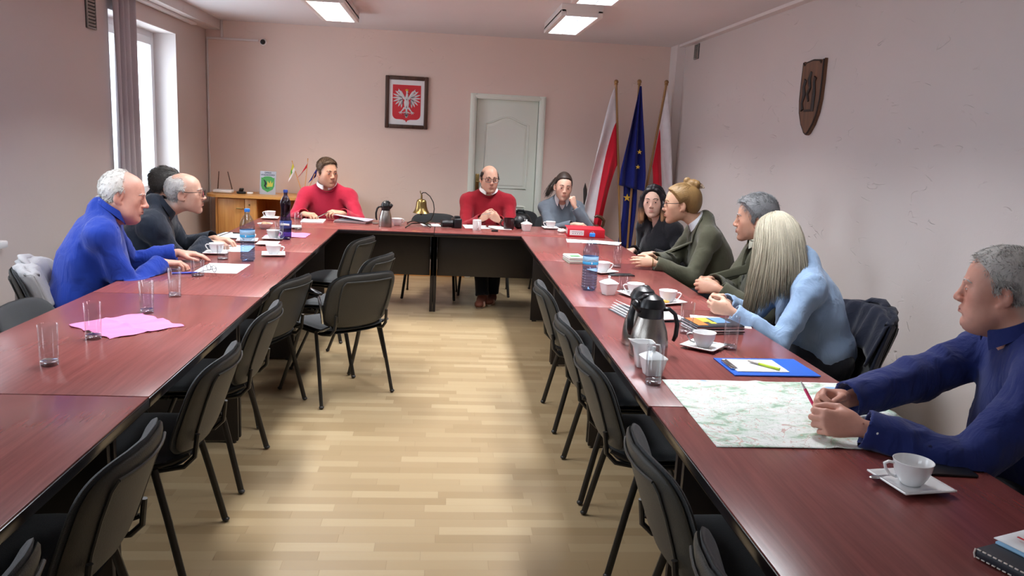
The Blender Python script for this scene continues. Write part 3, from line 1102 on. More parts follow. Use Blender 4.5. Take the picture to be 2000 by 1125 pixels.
def flag(xt, zt, xb, cloth_fn, mats, mfn, label, cat='flag', nu=30, nv=40):
    t = thing('flag_pole', label, 'flag', (xb, 8.62, .162))
    d = V((xt - xb, 0, zt - .162))
    P = lambda z: (d * ((z - .162) / d.z))
    pl = MB().tube([(0, 0, 0), tuple(d)], .0125, 12)
    pl.build('pole', MT['polewood'], t)
    MB().sphere(tuple(d + V((0, 0, .012))), .024, 14, 10).lathe([(.018, 0), (.022, .006), (.018, .012)], 12, T(*(d - V((0, 0, .02))))).build('finial', MT['polewood'], t)
    MB().slab(lambda u, v: cloth_fn(u, v, P), nu, nv, .003, None, 0, mfn).build('flag_cloth', mats, t, angle=0)
    return t


def polish(sw):
    def f(u, v, P):
        # v along the hoist (pole), u along the hanging fly
        z = 2.17 - v * .82
        p = P(z)
        drop = u * (1.28 - .42 * v)
        x = p.x - .016 - sw * (u ** .75) * (1.02 - .45 * v) - .03 * u * math.sin(v * 9)
        yy = -.02 - .055 * math.sin(v * 10 + u * 2.2) * min(1, u * 3) - .03 * u
        return (x, yy, z - .162 - drop)
    return f


flag(1.795, 2.21, 2.0, polish(.25), [MT['flagw'], MT['flagr']], lambda u, v: 0 if v < .45 else 1, 'white and red flag on the leftmost pole, nearest the door')


def euf(u, v, P):
    z = 2.19 - v * .85
    p = P(z)
    w = .014 + .19 * min(1, v * 1.2)
    return (p.x + .012 + (.5 - u) * w * 1.15 - .05 * v * u, -.03 - .04 * math.sin(u * 13 + v * 2) * min(1, v * 2 + .1), z - .162 - u * .1 * v - .26 * v * (1 - .6 * u))


ef = flag(2.045, 2.225, 2.05, euf, [MT['flagb']], None, 'blue flag with gold stars on the middle pole')
sm = MB()
for sx, sz, r, y0 in ((-.045, 1.0, .045, -.004), (.035, 1.5, .028, .078), (.03, 1.34, .026, .078)):
    pts = [(sx + (r if i % 2 == 0 else r * .4) * math.sin(i * PI / 5), sz - .162 + (r if i % 2 == 0 else r * .4) * math.cos(i * PI / 5)) for i in range(10)]
    sm.prism(pts, y0, y0 + .004, XZ)
sm.build('gold_star', MT['gold'], ef, smooth=False)
lo = MB().slab(lambda u, v: (-.095 + .15 * u + .015 * math.sin(v * 4), .024 - .014 * math.sin(u * 9), 1.06 - v * .78), 16, 16, .003)
lo.build('flag_fold', MT['flagb'], ef, angle=0)


def pol3(u, v, P):
    z = 2.17 - v * .82
    p = P(z)
    return (p.x + .015 + .10 * (u ** .7) * (1.1 - .7 * v) + .05 * u, -.02 - .04 * math.sin(v * 9 + u * 2) * min(1, u * 3), z - .162 - u * (1.25 - .4 * v))


flag(2.34, 2.235, 2.1, pol3, [MT['flagw'], MT['flagr']], lambda u, v: 0 if v < .5 else 1, 'white and red flag on the leaning pole nearest the column')

# sword standing by the wall and the carved chair arm
t = thing('sword', 'dark straight sword standing upright behind the woman in grey', 'sword', (1.59, 8.88, 0))
MB().tube([(.015, 0, .2), (.012, 0, .82)], .014, 8).sphere((.015, 0, .19), .02).build('grip', MT['tan'], t)
MB().bx(-.05, .07, -.01, .01, .82, .835, .004).build('crossguard', MT['blade'], t)
MB().loft([[(-.014, 0, .835), (.01, -.004, .835), (.034, 0, .835), (.01, .004, .835)], [(-.03, 0, 1.06), (-.008, -.003, 1.06), (.012, 0, 1.06), (-.008, .003, 1.06)], [(-.013, 0, 1.13), (-.012, -.001, 1.13), (-.011, 0, 1.13), (-.012, .001, 1.13)]]).build('sword_blade', MT['blade'], t)
MB().lathe([(0, 0), (.06, 0), (.06, .02), (.03, .03), (.022, .18), (0, .19)], 20).build('sword_stand', MT['tan'], t)
t = thing('carved_armchair', 'dark carved wooden armchair with a curled arm beside the flags', 'chair', (1.67, 8.42, 0))
for y0 in (-.05, .38):
    MB().tube([(.0, y0, 0), (.0, y0, .42), (-.01, y0, .68)], [.022, .026, .02], 10).build('leg', MT['tan'], t)
    MB().tube([(-.38, y0, 0), (-.38, y0, .42)], [.022, .026], 10).build('leg', MT['tan'], t)
MB().tube([(-.07, -.1, .80), (-.045, -.1, .815), (0, -.1, .805), (.035, -.1, .77), (.03, -.09, .72), (0, -.05, .66), (0, .1, .69), (0, .38, .72)], [.012, .016, .018, .018, .016, .018, .018, .02], 10).build('arm', MT['tan'], t)
MB().bx(-.4, .02, -.06, .4, .4, .45, .015).build('seat', MT['tan'], t)


# ------------------------------------------------------------------ crockery
def make_cup():
    t = thing('coffee_cup', 'cup', 'cup', (0, 0, 0))
    o = [(0, .001), (.024, .001), (.026, .004), (.031, .010), (.039, .024), (.0455, .042), (.0485, .062), (.0495, .064), (.048, .0645), (.046, .062), (.0425, .042), (.036, .025), (.027, .012), (0, .008)]
    MB().lathe(o, 40).build('cup_bowl', MT['porc'], t, angle=60)
    MB().tube([(.044, 0, .054), (.06, 0, .056), (.0695, 0, .050), (.066, 0, .038), (.054, 0, .022), (.036, 0, .016)], [.0042, .0046, .005, .0048, .0044, .004], 10, flat=(1.3, .8)).build('handle', MT['porc'], t, angle=0)
    return t


def saucer_f(u, v, s=.148):
    x, y = (u - .5), (v - .5)
    q = max(abs(x), abs(y)) * 2
    return (x * s, y * s, .004 + .012 * max(0, (q - .45) / .55) ** 2)


def saucer_obj():
    return MB().slab(saucer_f, 20, 20, .0045).build('saucer', MT['porc'], angle=0)


def spoon_obj():
    mb = MB().tube([(-.045, 0, .002), (0, 0, .004), (.04, 0, .006), (.058, 0, .004)], [.0022, .0018, .0022, .004], 8, flat=(1.5, .5))
    mb.sphere((.072, 0, .0035), .013, 14, 8, sc=(1.35, .85, .25))
    return mb.build('teaspoon', MT['chrome'])


CUP, SAU, SPO = make_cup(), saucer_obj(), spoon_obj()
first = [True, True, True]


def inst(src, k, loc, rz, label, group, cat):
    if first[k]:
        first[k] = False
        src.location = loc
        src.rotation_euler = (0, 0, math.radians(rz))
        tag(src, label, cat, group)
        return src
    r = dup(src, loc, rz, label, group)
    r['category'] = cat
    return r


def cup_set(x, y, hz, sz, where, sau=True, spoon=None):
    z = TZ
    if sau:
        inst(SAU, 1, (x, y, TZ), sz, f'square white saucer {where}', 'square white saucers', 'saucer')
        z += .006
    inst(CUP, 0, (x, y, z), hz, f'white coffee cup {where}', 'white coffee cups', 'cup')
    if spoon is not None:
        a = math.radians(spoon)
        k_, b_ = (.034, a - 1.3) if spoon > 100 else (.058, a + 1.2)
        inst(SPO, 2, (x + k_ * math.cos(b_), y + k_ * math.sin(b_), TZ + .012), spoon, f'small steel teaspoon {where}', 'teaspoons on saucers', 'spoon')


cup_set(-1.45, 5.26, 185, 5, 'by the left hand of the man in bright blue')
cup_set(-1.405, 5.88, -20, 10, 'half hidden behind the clear water bottle')
cup_set(-1.255, 6.05, -15, 5, 'just right of the clear bottle, the farther of two close together', spoon=-30)
cup_set(-1.093, 5.27, 0, 12, 'near the inner edge of the left arm')
cup_set(-1.565, 7.42, 170, 5, 'in front of the cabinet, beside the violet bottle top')
cup_set(-.41, 7.29, 20, 0, 'close behind the flask on the head table', False)
cup_set(1.026, 7.5, 170, 3, 'in front of the woman in the grey pullover')
cup_set(1.045, 5.03, 10, 30, 'partly behind the right water bottle')
cup_set(1.082, 4.28, 175, 20, 'between the sugar bowl and the olive man', spoon=15)
cup_set(1.215, 4.10, -15, 24, 'before the clasped hands, with a biscuit on its saucer')
cup_set(1.108, 3.165, 165, 49, 'between two glasses behind the blue clipboard', spoon=-20)
cup_set(1.217, 1.823, 168, 8, 'nearest the camera beside the navy sleeve', spoon=190)
tag(MB().sphere((1.178, 4.035, TZ + .021), .02, 14, 8, sc=(1.5, .8, .42)).build('biscuit', MT['cookie']), 'golden biscuit on the saucer edge by the flask lid', 'biscuit')

# ------------------------------------------------------------------ glasses
def glass_obj(name, r, h, base=.018, t=.0022):
    o = MB().lathe([(r * .9, .003), (r, h), (r - t * .5, h + .0008), (r - t, h), (r * .9 - t, base + .004), (r * .84 - t, base + .001), (0, base)], 40).build(name, MT['gthin'], angle=60)
    MB().lathe([(0, 0), (r * .84, 0), (r * .89, .0025), (r * .9, base * .5), (r * .89, base - .002), (r * .84, base - .0005), (0, base - .002)], 40).build('glass_base', MT['gbase'], o, angle=60)
    return o


GT = glass_obj('drinking_glass', .0315, .142)
GS = glass_obj('tumbler', .036, .088, .012)
gf = [True, True]


def glass(x, y, where, small=False):
    src = GS if small else GT
    k = 1 if small else 0
    lab = ('low empty tumbler ' if small else 'tall empty drinking glass ') + where
    if gf[k]:
        gf[k] = False
        src.location = (x, y, TZ)
        tag(src, lab, 'glass', 'drinking glasses on the tables')
        return
    tag(dup(src, (x, y, TZ)), lab, 'glass', 'drinking glasses on the tables')


glass(-1.306, 2.715, 'nearest the camera on the left arm')
glass(-1.309, 3.067, 'standing at the left corner of the near pink napkin')
glass(-1.276, 3.53, 'just behind the near pink napkin')
glass(-1.273, 3.89, 'between the near napkin and the blue sleeve')
glass(-1.331, 4.45, 'by the right hand of the man in bright blue', True)
glass(-1.355, 5.045, 'left of the clear water bottle, before a cup', True)
glass(-1.2, 6.0, 'touching the violet bottle on its left side')
glass(-1.185, 6.69, 'in front of the red sleeve behind the far napkin')
glass(1.19, 5.27, 'left of the fingertips of the woman in olive')
glass(1.045, 4.395, 'behind the white sugar bowl on the right arm', True)
glass(1.112, 3.425, 'before the blonde woman’s hands, by the brochures')
glass(1.222, 3.16, 'between the brochures and the blue clipboard')
glass(.757, 2.645, 'in front of the white sugar bowl, at the map corner')

# ------------------------------------------------------------------ bottles
def bottle(name, x, y, prof, shell, lab_parts, water, label, capz, capr, capm):
    t = thing(name, label, 'bottle', (x, y, TZ))
    MB().lathe(prof, 40).build('bottle_body', shell, t, angle=0)
    if water:
        wp = [(max(0, r - .0022), z + (.002 if i == 0 else 0)) for i, (r, z) in enumerate(prof) if z <= water]
        wp = [(0, wp[0][1])] + wp[1:] + [(0, wp[-1][1] + .0004)]
        MB().lathe(wp, 36).build('water', MT['water'], t, angle=0)
    for nm, z0, z1, r, m in lab_parts:
        MB().lathe([(r, z0), (r + .0006, z0 + .001), (r + .0006, z1 - .001), (r, z1)], 40).build(nm, m, t)
    c = MB().lathe([(capr * .85, capz), (capr, capz), (capr, capz + .016), (capr * .9, capz + .019), (0, capz + .0195)], 24)
    for i in range(24):
        a = i * PI / 12
        c.box((0, 0, 0), (.0012, .0012, .014), 0, T(capr * math.cos(a), capr * math.sin(a), capz + .008) @ R(i * 15))
    c.build('bottle_cap', capm, t)
    return t


def ribs(z0, z1, r, n, d=.0022):
    out = []
    for i in range(n):
        a = z0 + (z1 - z0) * i / n
        b = (z1 - z0) / n
        out += [(r, a), (r, a + b * .45), (r - d, a + b * .62), (r - d, a + b * .8)]
    return out


clearp = [(0, .004), (.02, .003), (.034, 0), (.043, .012)] + ribs(.02, .125, .0445, 7) + [(.0445, .128), (.044, .132), (.044, .198), (.0455, .202), (.0455, .222), (.043, .235), (.035, .258), (.024, .278), (.0145, .291), (.0135, .30), (.0165, .302), (.0165, .304), (.0128, .306), (.0128, .312)]
for x, y, wl, lb in ((-1.198, 5.02, .12, 'clear water bottle with blue cap between the men on the left'),
                 (.843, 4.41, .185, 'clear water bottle with blue cap on the right arm beside the leaflets')):
    b = bottle('water_bottle', x, y, clearp, MT['pet'], [('label_band', .15, .166, .0446, MT['cyanlab']), ('label_band', .166, .196, .0446, MT['bluelab'])], wl, lb, .3065, .016, MT['bluecap'])
    b['group'] = 'clear water bottles'
    e = MB()
    e.tube([(.0452 * math.sin(a), -.0452 * math.cos(a), .171 + .011 * math.cos(a * 2.2)) for a in np.linspace(-.75, .75, 15)], .0022, 6, flat=(1, .3)).sphere((0, -.0453, .160), .005, 10, 6, sc=(.7, .15, 1.2))
    e.build('label_emblem', MT['white'], b)
viop = [(0, .006), (.018, .006), (.03, 0), (.041, .012), (.0435, .03), (.043, .06), (.0435, .085), (.0425, .13), (.0405, .15), (.036, .18), (.034, .205), (.0355, .235), (.039, .26), (.0385, .28), (.031, .30), (.02, .32), (.0145, .33), (.0138, .345), (.0165, .347), (.0165, .349), (.0128, .351), (.0128, .356)]
b = bottle('water_bottle', -1.172, 6.09, viop, MT['petblue'], [('label_band', .085, .142, .0437, MT['navylab'])], .085, 'tall violet tinted bottle with dark blue cap on the far left arm', .352, .016, MT['navylab'])
e = MB()
e.slab(lambda u, v: (.0448 * math.sin((u - .5) * 1.7), -.0448 * math.cos((u - .5) * 1.7), .104 + .016 * v + .003 * math.sin(u * PI)), 16, 3, .0004)
lp = e.build('label_panel', MT['white'], b, angle=0)
# ------------------------------------------------------------------ sugar bowls, creamer
def sugar(x, y, rz, label, spoon=False):
    t = thing('sugar_bowl', label, 'sugar bowl', (x, y, TZ), rz, 'white sugar bowls')
    def ring(w, z, n=32, p=6.0):
        return [(math.copysign(abs(math.cos(a)) ** (2 / p), math.cos(a)) * w, math.copysign(abs(math.sin(a)) ** (2 / p), math.sin(a)) * w, z) for a in [2 * PI * (i + .5) / n for i in range(n)]]
    MB().loft([ring(.026, 0), ring(.029, .002), ring(.036, .03), ring(.042, .062), ring(.0425, .064)]).build('bowl', MT['porc'], t)
    MB().loft([ring(.0445, .064), ring(.045, .067), ring(.043, .07), ring(.022, .083), ring(.006, .09, p=2), ring(.0055, .094, p=2), ring(.008, .1, p=2), ring(.0065, .106, p=2), ring(.001, .107, p=2)]).build('lid', MT['porc'], t)
    if spoon:
        MB().tube([(-.02, -.02, .06), (-.032, -.03, .1), (-.036, -.033, .112)], [.002, .002, .003], 6).build('spoon_handle', MT['porc'], t)
    return t


sugar(.768, 7.24, 20, 'white lidded sugar bowl on the head table by the black bag', True)
sugar(.932, 4.29, 20, 'white lidded sugar bowl beside the right water bottle')
sugar(.785, 2.765, 8, 'white lidded sugar bowl between the creamer and the near glass')
t = thing('creamer_jug', 'white square creamer jug in front of the steel flasks', 'jug', (.775, 2.87, TZ), 0)
def cring(w, z, sp=0, n=36, p=5.0):
    out = []
    for i in range(n):
        a = 2 * PI * (i + .5) / n
        x = math.copysign(abs(math.cos(a)) ** (2 / p), math.cos(a)) * w
        y = math.copysign(abs(math.sin(a)) ** (2 / p), math.sin(a)) * w
        k = max(0, -math.cos(a)) ** 8
        out.append((x - sp * k, y * (1 - .3 * k * (sp > 0)), z + sp * .35 * k))
    return out
cw = MB().loft([cring(.024, 0), cring(.027, .003), cring(.032, .04), cring(.036, .075, .006), cring(.038, .096, .022), cring(.0385, .098, .024), cring(.036, .097, .023), cring(.034, .078, .006), cring(.029, .03), cring(.02, .012)])
cw.build('jug_body', MT['porc'], t)
MB().tube([(.034, 0, .085), (.06, 0, .084), (.066, 0, .06), (.05, 0, .03), (.03, 0, .025)], .0048, 8).build('handle', MT['porc'], t, angle=0)

# ------------------------------------------------------------------ flasks
def flask(x, y, rz, label, h=.25, r=.076, steel='steel'):
    t = thing('vacuum_flask', label, 'flask', (x, y, TZ), rz, 'steel vacuum flasks')
    k = h / .25
    P = lambda z: z * k
    MB().lathe([(0, 0), (r * .98, 0), (r, .004), (r * 1.0, .012), (r * 1.005, .04), (r * .98, P(.07)), (r * .9, P(.105)), (r * .74, P(.14)), (r * .66, P(.158)), (r * .64, P(.162)), (0, P(.162))], 48).build('flask_body', MT[steel], t, angle=30)
    MB().lathe([(r * .665, P(.158)), (r * .675, P(.16)), (r * .64, P(.19)), (r * .66, P(.197)), (r * .72, P(.2)), (r * .7, P(.212)), (r * .55, P(.234)), (r * .25, P(.248)), (0, P(.25))], 40).build('flask_lid', MT['blackpl'], t, angle=30)
    MB().tube([(-r * .45, 0, P(.185)), (-r * .78, 0, P(.205)), (-r * .98, 0, P(.218))], [.022, .018, .011], 12).build('spout', MT['blackpl'], t, angle=0)
    MB().tube([(r * .0, 0, P(.247)), (-r * .35, 0, P(.244)), (-r * .7, 0, P(.229))], [.012, .016, .012], 10, flat=(1, .5)).build('pour_lever', MT['blackpl'], t, angle=0)
    MB().tube([(r * .5, 0, P(.19)), (r * .95, 0, P(.192)), (r * 1.28, 0, P(.172)), (r * 1.45, 0, P(.13)), (r * 1.42, 0, P(.085)), (r * 1.3, 0, P(.062))], [.015, .0125, .012, .0125, .0125, .009], 12, flat=(1.2, .7)).build('handle', MT['blackpl'], t, angle=0)
    return t


flask(.836, 3.03, 0, 'front steel flask with black lid, handle to the right')
flask(.845, 3.205, -128, 'steel flask mostly hidden behind the front flask')
flask(-.505, 7.15, 180, 'steel flask with black handle alone on the head table', .232, .058)

# ------------------------------------------------------------------ paper things
def sheet(name, c, w, h, rz, m, label, cat, th=.001, z=0, group=None, parent=None):
    def f(u, v):
        return ((u - .5) * w, (v - .5) * h, th / 2 + .0002 + .0012 * math.sin(u * 5 + v * 3) ** 2)
    o = MB().slab(f, 8, 8, th).build(name, m, parent, angle=30)
    o.location = (c[0], c[1], TZ + z)
    o.rotation_euler = (0, 0, math.radians(rz))
    if label:
        tag(o, label, cat, group)
    return o


def napkin(c, w, h, rz, label):
    def f(u, v):
        cr = .006 * math.exp(-((v - .48) / .03) ** 2) + .003 * math.sin(u * 7 + v * 9) ** 2 + .004 * math.exp(-((u - .5) / .03) ** 2)
        return ((u - .5) * w + .006 * math.sin(v * 20), (v - .5) * h + .006 * math.sin(u * 17), .002 + cr)
    o = MB().slab(f, 40, 40, .0008).build('napkin', MT['napkin'], angle=0)
    o.location = (c[0], c[1], TZ)
    o.rotation_euler = (0, 0, math.radians(rz))
    tag(o, label, 'napkin', 'pink paper napkins')


napkin((-1.272, 3.285), .31, .32, 50, 'pink paper napkin spread near the front of the left arm')
napkin((-1.2, 6.33), .31, .27, 0, 'pink paper napkin under the violet bottle')
sheet('paper_sheet', (-1.27, 4.72), .24, .33, 0, MT['print'], 'printed white sheet before the man in bright blue', 'paper')
sheet('paper_sheet', (-1.40, 5.52), .22, .30, 4, MT['paper'], 'plain white sheet behind the clear bottle', 'paper')
t = thing('clipboard', 'dark clipboard with white paper in front of the old man', 'clipboard', (-1.585, 6.17, TZ), -4)
MB().box((0, 0, .003), (.24, .33, .004), .001).build('board', MT['dkbook'], t)
MB().box((.005, -.005, .0062), (.2, .3, .002), 0).build('paper', MT['paper'], t, smooth=False)
MB().box((-.06, .0, .009), (.012, .3, .003), .001).build('elastic_band', MT['dkbook'], t)
tag(MB().tube([(-1.6, 6.25, TZ + .012), (-1.47, 6.23, TZ + .012)], .0045, 8).build('pen', MT['blk']), 'black pen lying on the dark clipboard', 'pen')
tag(MB().tube([(-1.478, 4.475, TZ + .006), (-1.36, 4.52, TZ + .006), (-1.345, 4.526, TZ + .006)], [.0055, .0055, .002], 10).build('pen', MT['bluepen']), 'blue pen by the low tumbler and blue sleeve', 'pen')

# folded spectacles on the sheet
def spectacles(loc, rz, label):
    t = thing('eyeglasses', label, 'glasses', loc, rz)
    for s in (-1, 1):
        pts = [(s * .034 + .027 * math.cos(a), 0, .022 + .018 * math.sin(a)) for a in np.linspace(0, 2 * PI, 20, endpoint=False)]
        MB().tube(pts, .0016, 6, True).build('rim', MT['blk'], t)
        MB().tube([(s * .066, 0, .03), (s * .062, .07, .02), (s * .055, .13, .003)], .0016, 6).build('temple', MT['blk'], t)
    MB().tube([(-.008, 0, .026), (0, 0, .029), (.008, 0, .026)], .0016, 6).build('bridge', MT['blk'], t)
    return t


spectacles((-1.3, 4.60, TZ), 130, 'dark folded spectacles lying on the printed sheet')
t = thing('snack_dish', 'small glass dish of biscuits behind the clear bottle', 'dish', (-1.45, 6.68, TZ))
MB().lathe([(0, 0), (.03, 0), (.05, .02), (.065, .045), (.062, .045), (.047, .022), (.028, .006), (0, .005)], 28).build('dish', MT['porc'], t)
sn = MB()
for i in range(9):
    a = i * 2.4
    sn.sphere((.03 * math.cos(a) * (i % 3) / 2, .03 * math.sin(a) * (i % 3) / 2, .04 + .006 * (i % 2)), .016, 10, 6, sc=(1.2, .9, .6))
sn.build('biscuits', MT['amber'], t)['kind'] = 'stuff'
inst(SAU, 1, (-1.25, 6.79, TZ), 10, 'square white saucer with no cup behind the violet bottle', 'square white saucers', 'saucer')
inst(SAU, 1, (-1.23, 5.75, TZ), 4, 'square white saucer with no cup right of the clear bottle', 'square white saucers', 'saucer')

# head table papers
t = thing('notepad', 'white notepad under the hands of the young man', 'notepad', (-1.17, 7.36, TZ), 3)
MB().box((0, 0, .005), (.2, .26, .01), .001).build('pages', MT['paper'], t, smooth=False)
t = thing('paper_folder', 'stack of white papers with a lifted cover on the head table', 'folder', (-.82, 7.44, TZ), -12)
for k in range(4):
    MB().slab(lambda u, v: ((u - .5) * .3 + .004 * k, (v - .5) * .22 - .004 * k, .004 + .005 * k), 2, 2, .004).build('paper_sheet', MT['paper' if k % 2 else 'print'], t, smooth=False)
MB().slab(lambda u, v: ((u - .5) * .32 + .02, .1 - v * .235, .026 + .045 * (1 - u) * math.sin(v * 1.2 + .3)), 10, 10, .002).build('cover', mat('grey_violet_card', 'A9A2B4', .5), t, angle=0)
tag(MB().box((-.607, 7.34, TZ + .007), (.05, .08, .013), .005).build('mobile_phone', MT['steel']), 'small grey phone left of the head table flask', 'phone')
t = thing('table_bell', 'brass bell hanging from a curved wire stand', 'bell', (-.195, 7.3, TZ))
bz = .122
MB().lathe([(0, bz + .128), (.012, bz + .127), (.03, bz + .122), (.042, bz + .112), (.046, bz + .095), (.05, bz + .06), (.058, bz + .03), (.072, bz + .008), (.078, bz), (.075, bz - .001), (.066, bz + .012), (.05, bz + .04), (.044, bz + .09), (.03, bz + .112), (0, bz + .118)], 44).build('bell_body', MT['brass'], t, angle=50)
MB().tube([(0, 0, bz + .12), (0, 0, bz + .165)], [.01, .007], 10).tube([(0, 0, bz + .16), (-.006, 0, bz + .175), (-.012, 0, bz + .185), (-.013, 0, bz + .2)], .004, 8).build('bell_crown', MT['brass'], t)
MB().tube([(0, 0, bz + .1), (0, 0, bz - .005)], .002, 6).sphere((0, 0, bz - .012), .011, 12, 8).build('clapper', MT['darkwire'], t)
ws = [(-.0, 0, bz + .17), (.012, 0, bz + .185), (.035, 0, bz + .185), (.075, 0, bz + .155), (.108, 0, bz + .1), (.118, 0, bz + .04), (.112, 0, bz - .01), (.09, 0, bz - .06), (.05, 0, bz - .085), (0, 0, bz - .09), (-.06, 0, bz - .078), (-.105, 0, bz - .085)]
st = MB().tube(ws, .0042, 8)
for sg in (-1, 1):
    st.tube([(-.13, sg * .19, .005), (-.08, sg * .11, .035), (-.01, sg * .03, bz - .092), (.0, 0, bz - .088), (.05, -sg * .04, .02), (.09, -sg * .1, .006)], [.006, .006, .005, .005, .006, .006], 8)
st.build('wire_stand', MT['darkwire'], t, angle=0)
sheet('paper_sheet', (-.1, 7.42), .18, .2, 12, MT['paper'], 'white sheet of paper under the bell stand', 'paper')
t = thing('photo_camera', 'black camera with lens lying on the head table', 'camera', (.11, 7.27, TZ), 15)
MB().box((.025, .02, .045), (.075, .13, .09), .014, seg=3).box((.03, .02, .097), (.05, .055, .022), .008).build('camera_body', MT['blackpl'], t)
MB().lathe([(0, -.062), (.034, -.06), (.036, -.02), (.033, 0), (.036, .02), (.036, .04), (0, .042)], 28, T(-.06, .01, .04) @ R(90, 'Y')).build('lens', MT['blackpl'], t)
MB().slab(lambda u, v: (-.11 - .15 * u, .02 + .09 * math.sin(u * 3) + (v - .5) * .035, .012 + .05 * math.sin(u * PI * .8) * (1 - u * .6)), 16, 3, .003).build('strap', mat('olive_strap', '3E3818', .6), t, angle=0)
sheet('paper_sheet', (.31, 7.42), .22, .28, 4, MT['paper'], 'white sheet left of the bald man’s hands', 'paper')
sheet('paper_sheet', (.54, 7.43), .22, .28, -5, MT['paper'], 'white sheet right of the bald man’s hands', 'paper')
tag(MB().tube([(.40, 7.38, TZ + .009), (.5, 7.2, TZ + .006)], .004, 8).build('pen', MT['steel']), 'thin grey pen lying behind the white mug', 'pen')
tag(MB().box((.47, 7.1, TZ + .008), (.06, .035, .014), .005).build('usb_stick', MT['blackpl']), 'small black stick right of the white mug', 'gadget')


def mug(x, y, rz, m, label, r=.04, h=.092):
    t = thing('mug', label, 'mug', (x, y, TZ), rz)
    MB().lathe([(0, 0), (r * .92, 0), (r * .96, .004), (r, h * .5), (r, h), (r - .0015, h + .001), (r - .004, h), (r - .005, .012), (0, .008)], 40).build('mug_body', m, t, angle=50)
    MB().tube([(r * .96, 0, h * .82), (r + .022, 0, h * .78), (r + .03, 0, h * .5), (r + .02, 0, h * .25), (r * .96, 0, h * .2)], .0055, 10).build('handle', m, t, angle=0)


mug(.312, 7.17, -80, MT['porc'], 'white mug with its handle towards the camera')
mug(.615, 7.35, 175, MT['dkmug'], 'dark maroon mug right of the bald man', .05, .1)
tag(MB().sphere((0, 0, .06), .075, 20, 14, T(.715, 7.42, TZ), sc=(.8, .7, .82)).build('camera_case', MT['bagblk'], angle=0), 'small rounded black case beside the maroon mug', 'case')
# crumpled tissue and binder
bm_ = MB()
bm_.sphere((0, 0, .015), .03, 18, 12, sc=(1.2, .9, .6))
for i, v in enumerate(bm_.v):
    k = 1 + .35 * math.sin(i * 12.9898) * math.sin(i * 4.1)
    bm_.v[i] = (v[0] * k, v[1] * k, max(.0005, v[2] * k))
o = bm_.build('tissue', MT['tissue'], angle=20)
o.location = (1.095, 7.22, TZ)
tag(o, 'crumpled white tissue between a saucer and the red binder', 'tissue')
t = thing('lever_arch_binder', 'thick red binder lying flat with a white spine label', 'binder', (1.27, 7.04, TZ), -3)
bb = MB()
bb.bx(-.165, .165, -.14, .14, 0, .003, .001).bx(-.165, .165, -.14, .14, .072, .075, .001).bx(-.165, .165, -.143, -.14, 0, .075, .001)
bb.build('covers', MT['redbox'], t)
MB().bx(-.15, .155, -.13, .12, .008, .066, .002).build('pages', MT['paper'], t)
sl = MB().bx(-.145, -.02, -.1445, -.143, .018, .062).build('spine_label', MT['white'], t, smooth=False)
k = MB()
for i in range(9):
    k.bx(-.125 + i * .0105, -.118 + i * .0105, -.1455, -.1445, .046, .050)
for i in range(5):
    k.bx(-.12 + i * .02, -.112 + i * .02, -.1455, -.1445, .03, .036)
k.build('label_print', MT['ink'], sl, smooth=False)
MB().tube([(.055 + .013 * math.cos(a), -.1445, .045 + .013 * math.sin(a)) for a in np.linspace(0, 2 * PI, 16, endpoint=False)], .0022, 6, True).build('finger_ring', MT['chrome'], t)
sheet('paper_sheet', (1.2, 6.62), .21, .297, 84, MT['print'], 'printed sheet just in front of the red binder', 'paper')
sheet('paper_sheet', (1.37, 6.56), .21, .25, 70, MT['print'], 'printed sheet overlapping the one before the red binder', 'paper', z=.004)
t = thing('leaflet_stack', 'small stack of pale green leaflets left of the right bottle', 'leaflets', (.925, 5.47, TZ), 5)
for k in range(7):
    MB().box((.003 * math.sin(k * 2.1), .004 * math.cos(k * 1.7), .003 + .0062 * k), (.11, .2, .0056), .0008).build('leaflet', [mat('pale_green_cover', 'C9D8C6', .5), MT['paper']][k % 2] if k < 2 else bpy.data.materials['pale_green_cover'] if k % 2 == 0 else MT['paper'], t, smooth=False)
MB().box((0, -.03, .0455), (.07, .04, .0008), 0).build('cover_print', MT['green'], t, smooth=False)
tag(MB().box((0, 0, .004), (.16, .078, .008), .003, T(1.15, 4.95, TZ) @ R(8)).build('mobile_phone', MT['blackpl']), 'black phone lying behind the sugar bowl on the right arm', 'phone')
tag(MB().box((0, 0, .004), (.15, .075, .008), .003, T(1.37, 1.92, TZ) @ R(-5)).build('mobile_phone', MT['blackpl']), 'black phone half under the navy sleeve', 'phone')
# open brochure beside the flasks
t = thing('open_booklet', 'open booklet with curled white pages behind the flasks', 'booklet', (1.0, 3.77, TZ), 12)
for k in range(5):
    MB().slab(lambda u, v: (-.11 * u * math.cos(.18 * k * u), (v - .5) * .3, .003 + .012 * k * u * (1 - .3 * u) + .003 * k), 10, 4, .0012).build('page', MT['paper'], t, angle=0)
MB().slab(lambda u, v: (.17 * u, (v - .5) * .3, .010 - .004 * u + .012 * math.sin(u * PI) * .5), 12, 4, .008).build('page_block', MT['paper'], t, angle=0)
MB().bx(-.12, .18, -.155, .155, 0, .002, .0005).build('cover', MT['dkbook'], t)
t = thing('brochure_stack', 'stack of colourful brochures under the blonde woman’s forearm', 'brochures', (1.26, 3.50, TZ), 8)
for k in range(6):
    MB().box((.004 * math.sin(k * 2.3), .005 * math.cos(k * 1.9), .0035 + .0066 * k), (.235, .17, .006), .002).build('brochure', MT['dkbook'] if k % 2 else MT['paper'], t)
cv = MB().box((0, 0, .0408), (.22, .155, .0012), 0).build('cover_picture', MT['dkbook'], t, smooth=False)
MB().box((-.082, 0, .0417), (.05, .15, .0008), 0).build('orange_print', MT['orange'], cv, smooth=False)
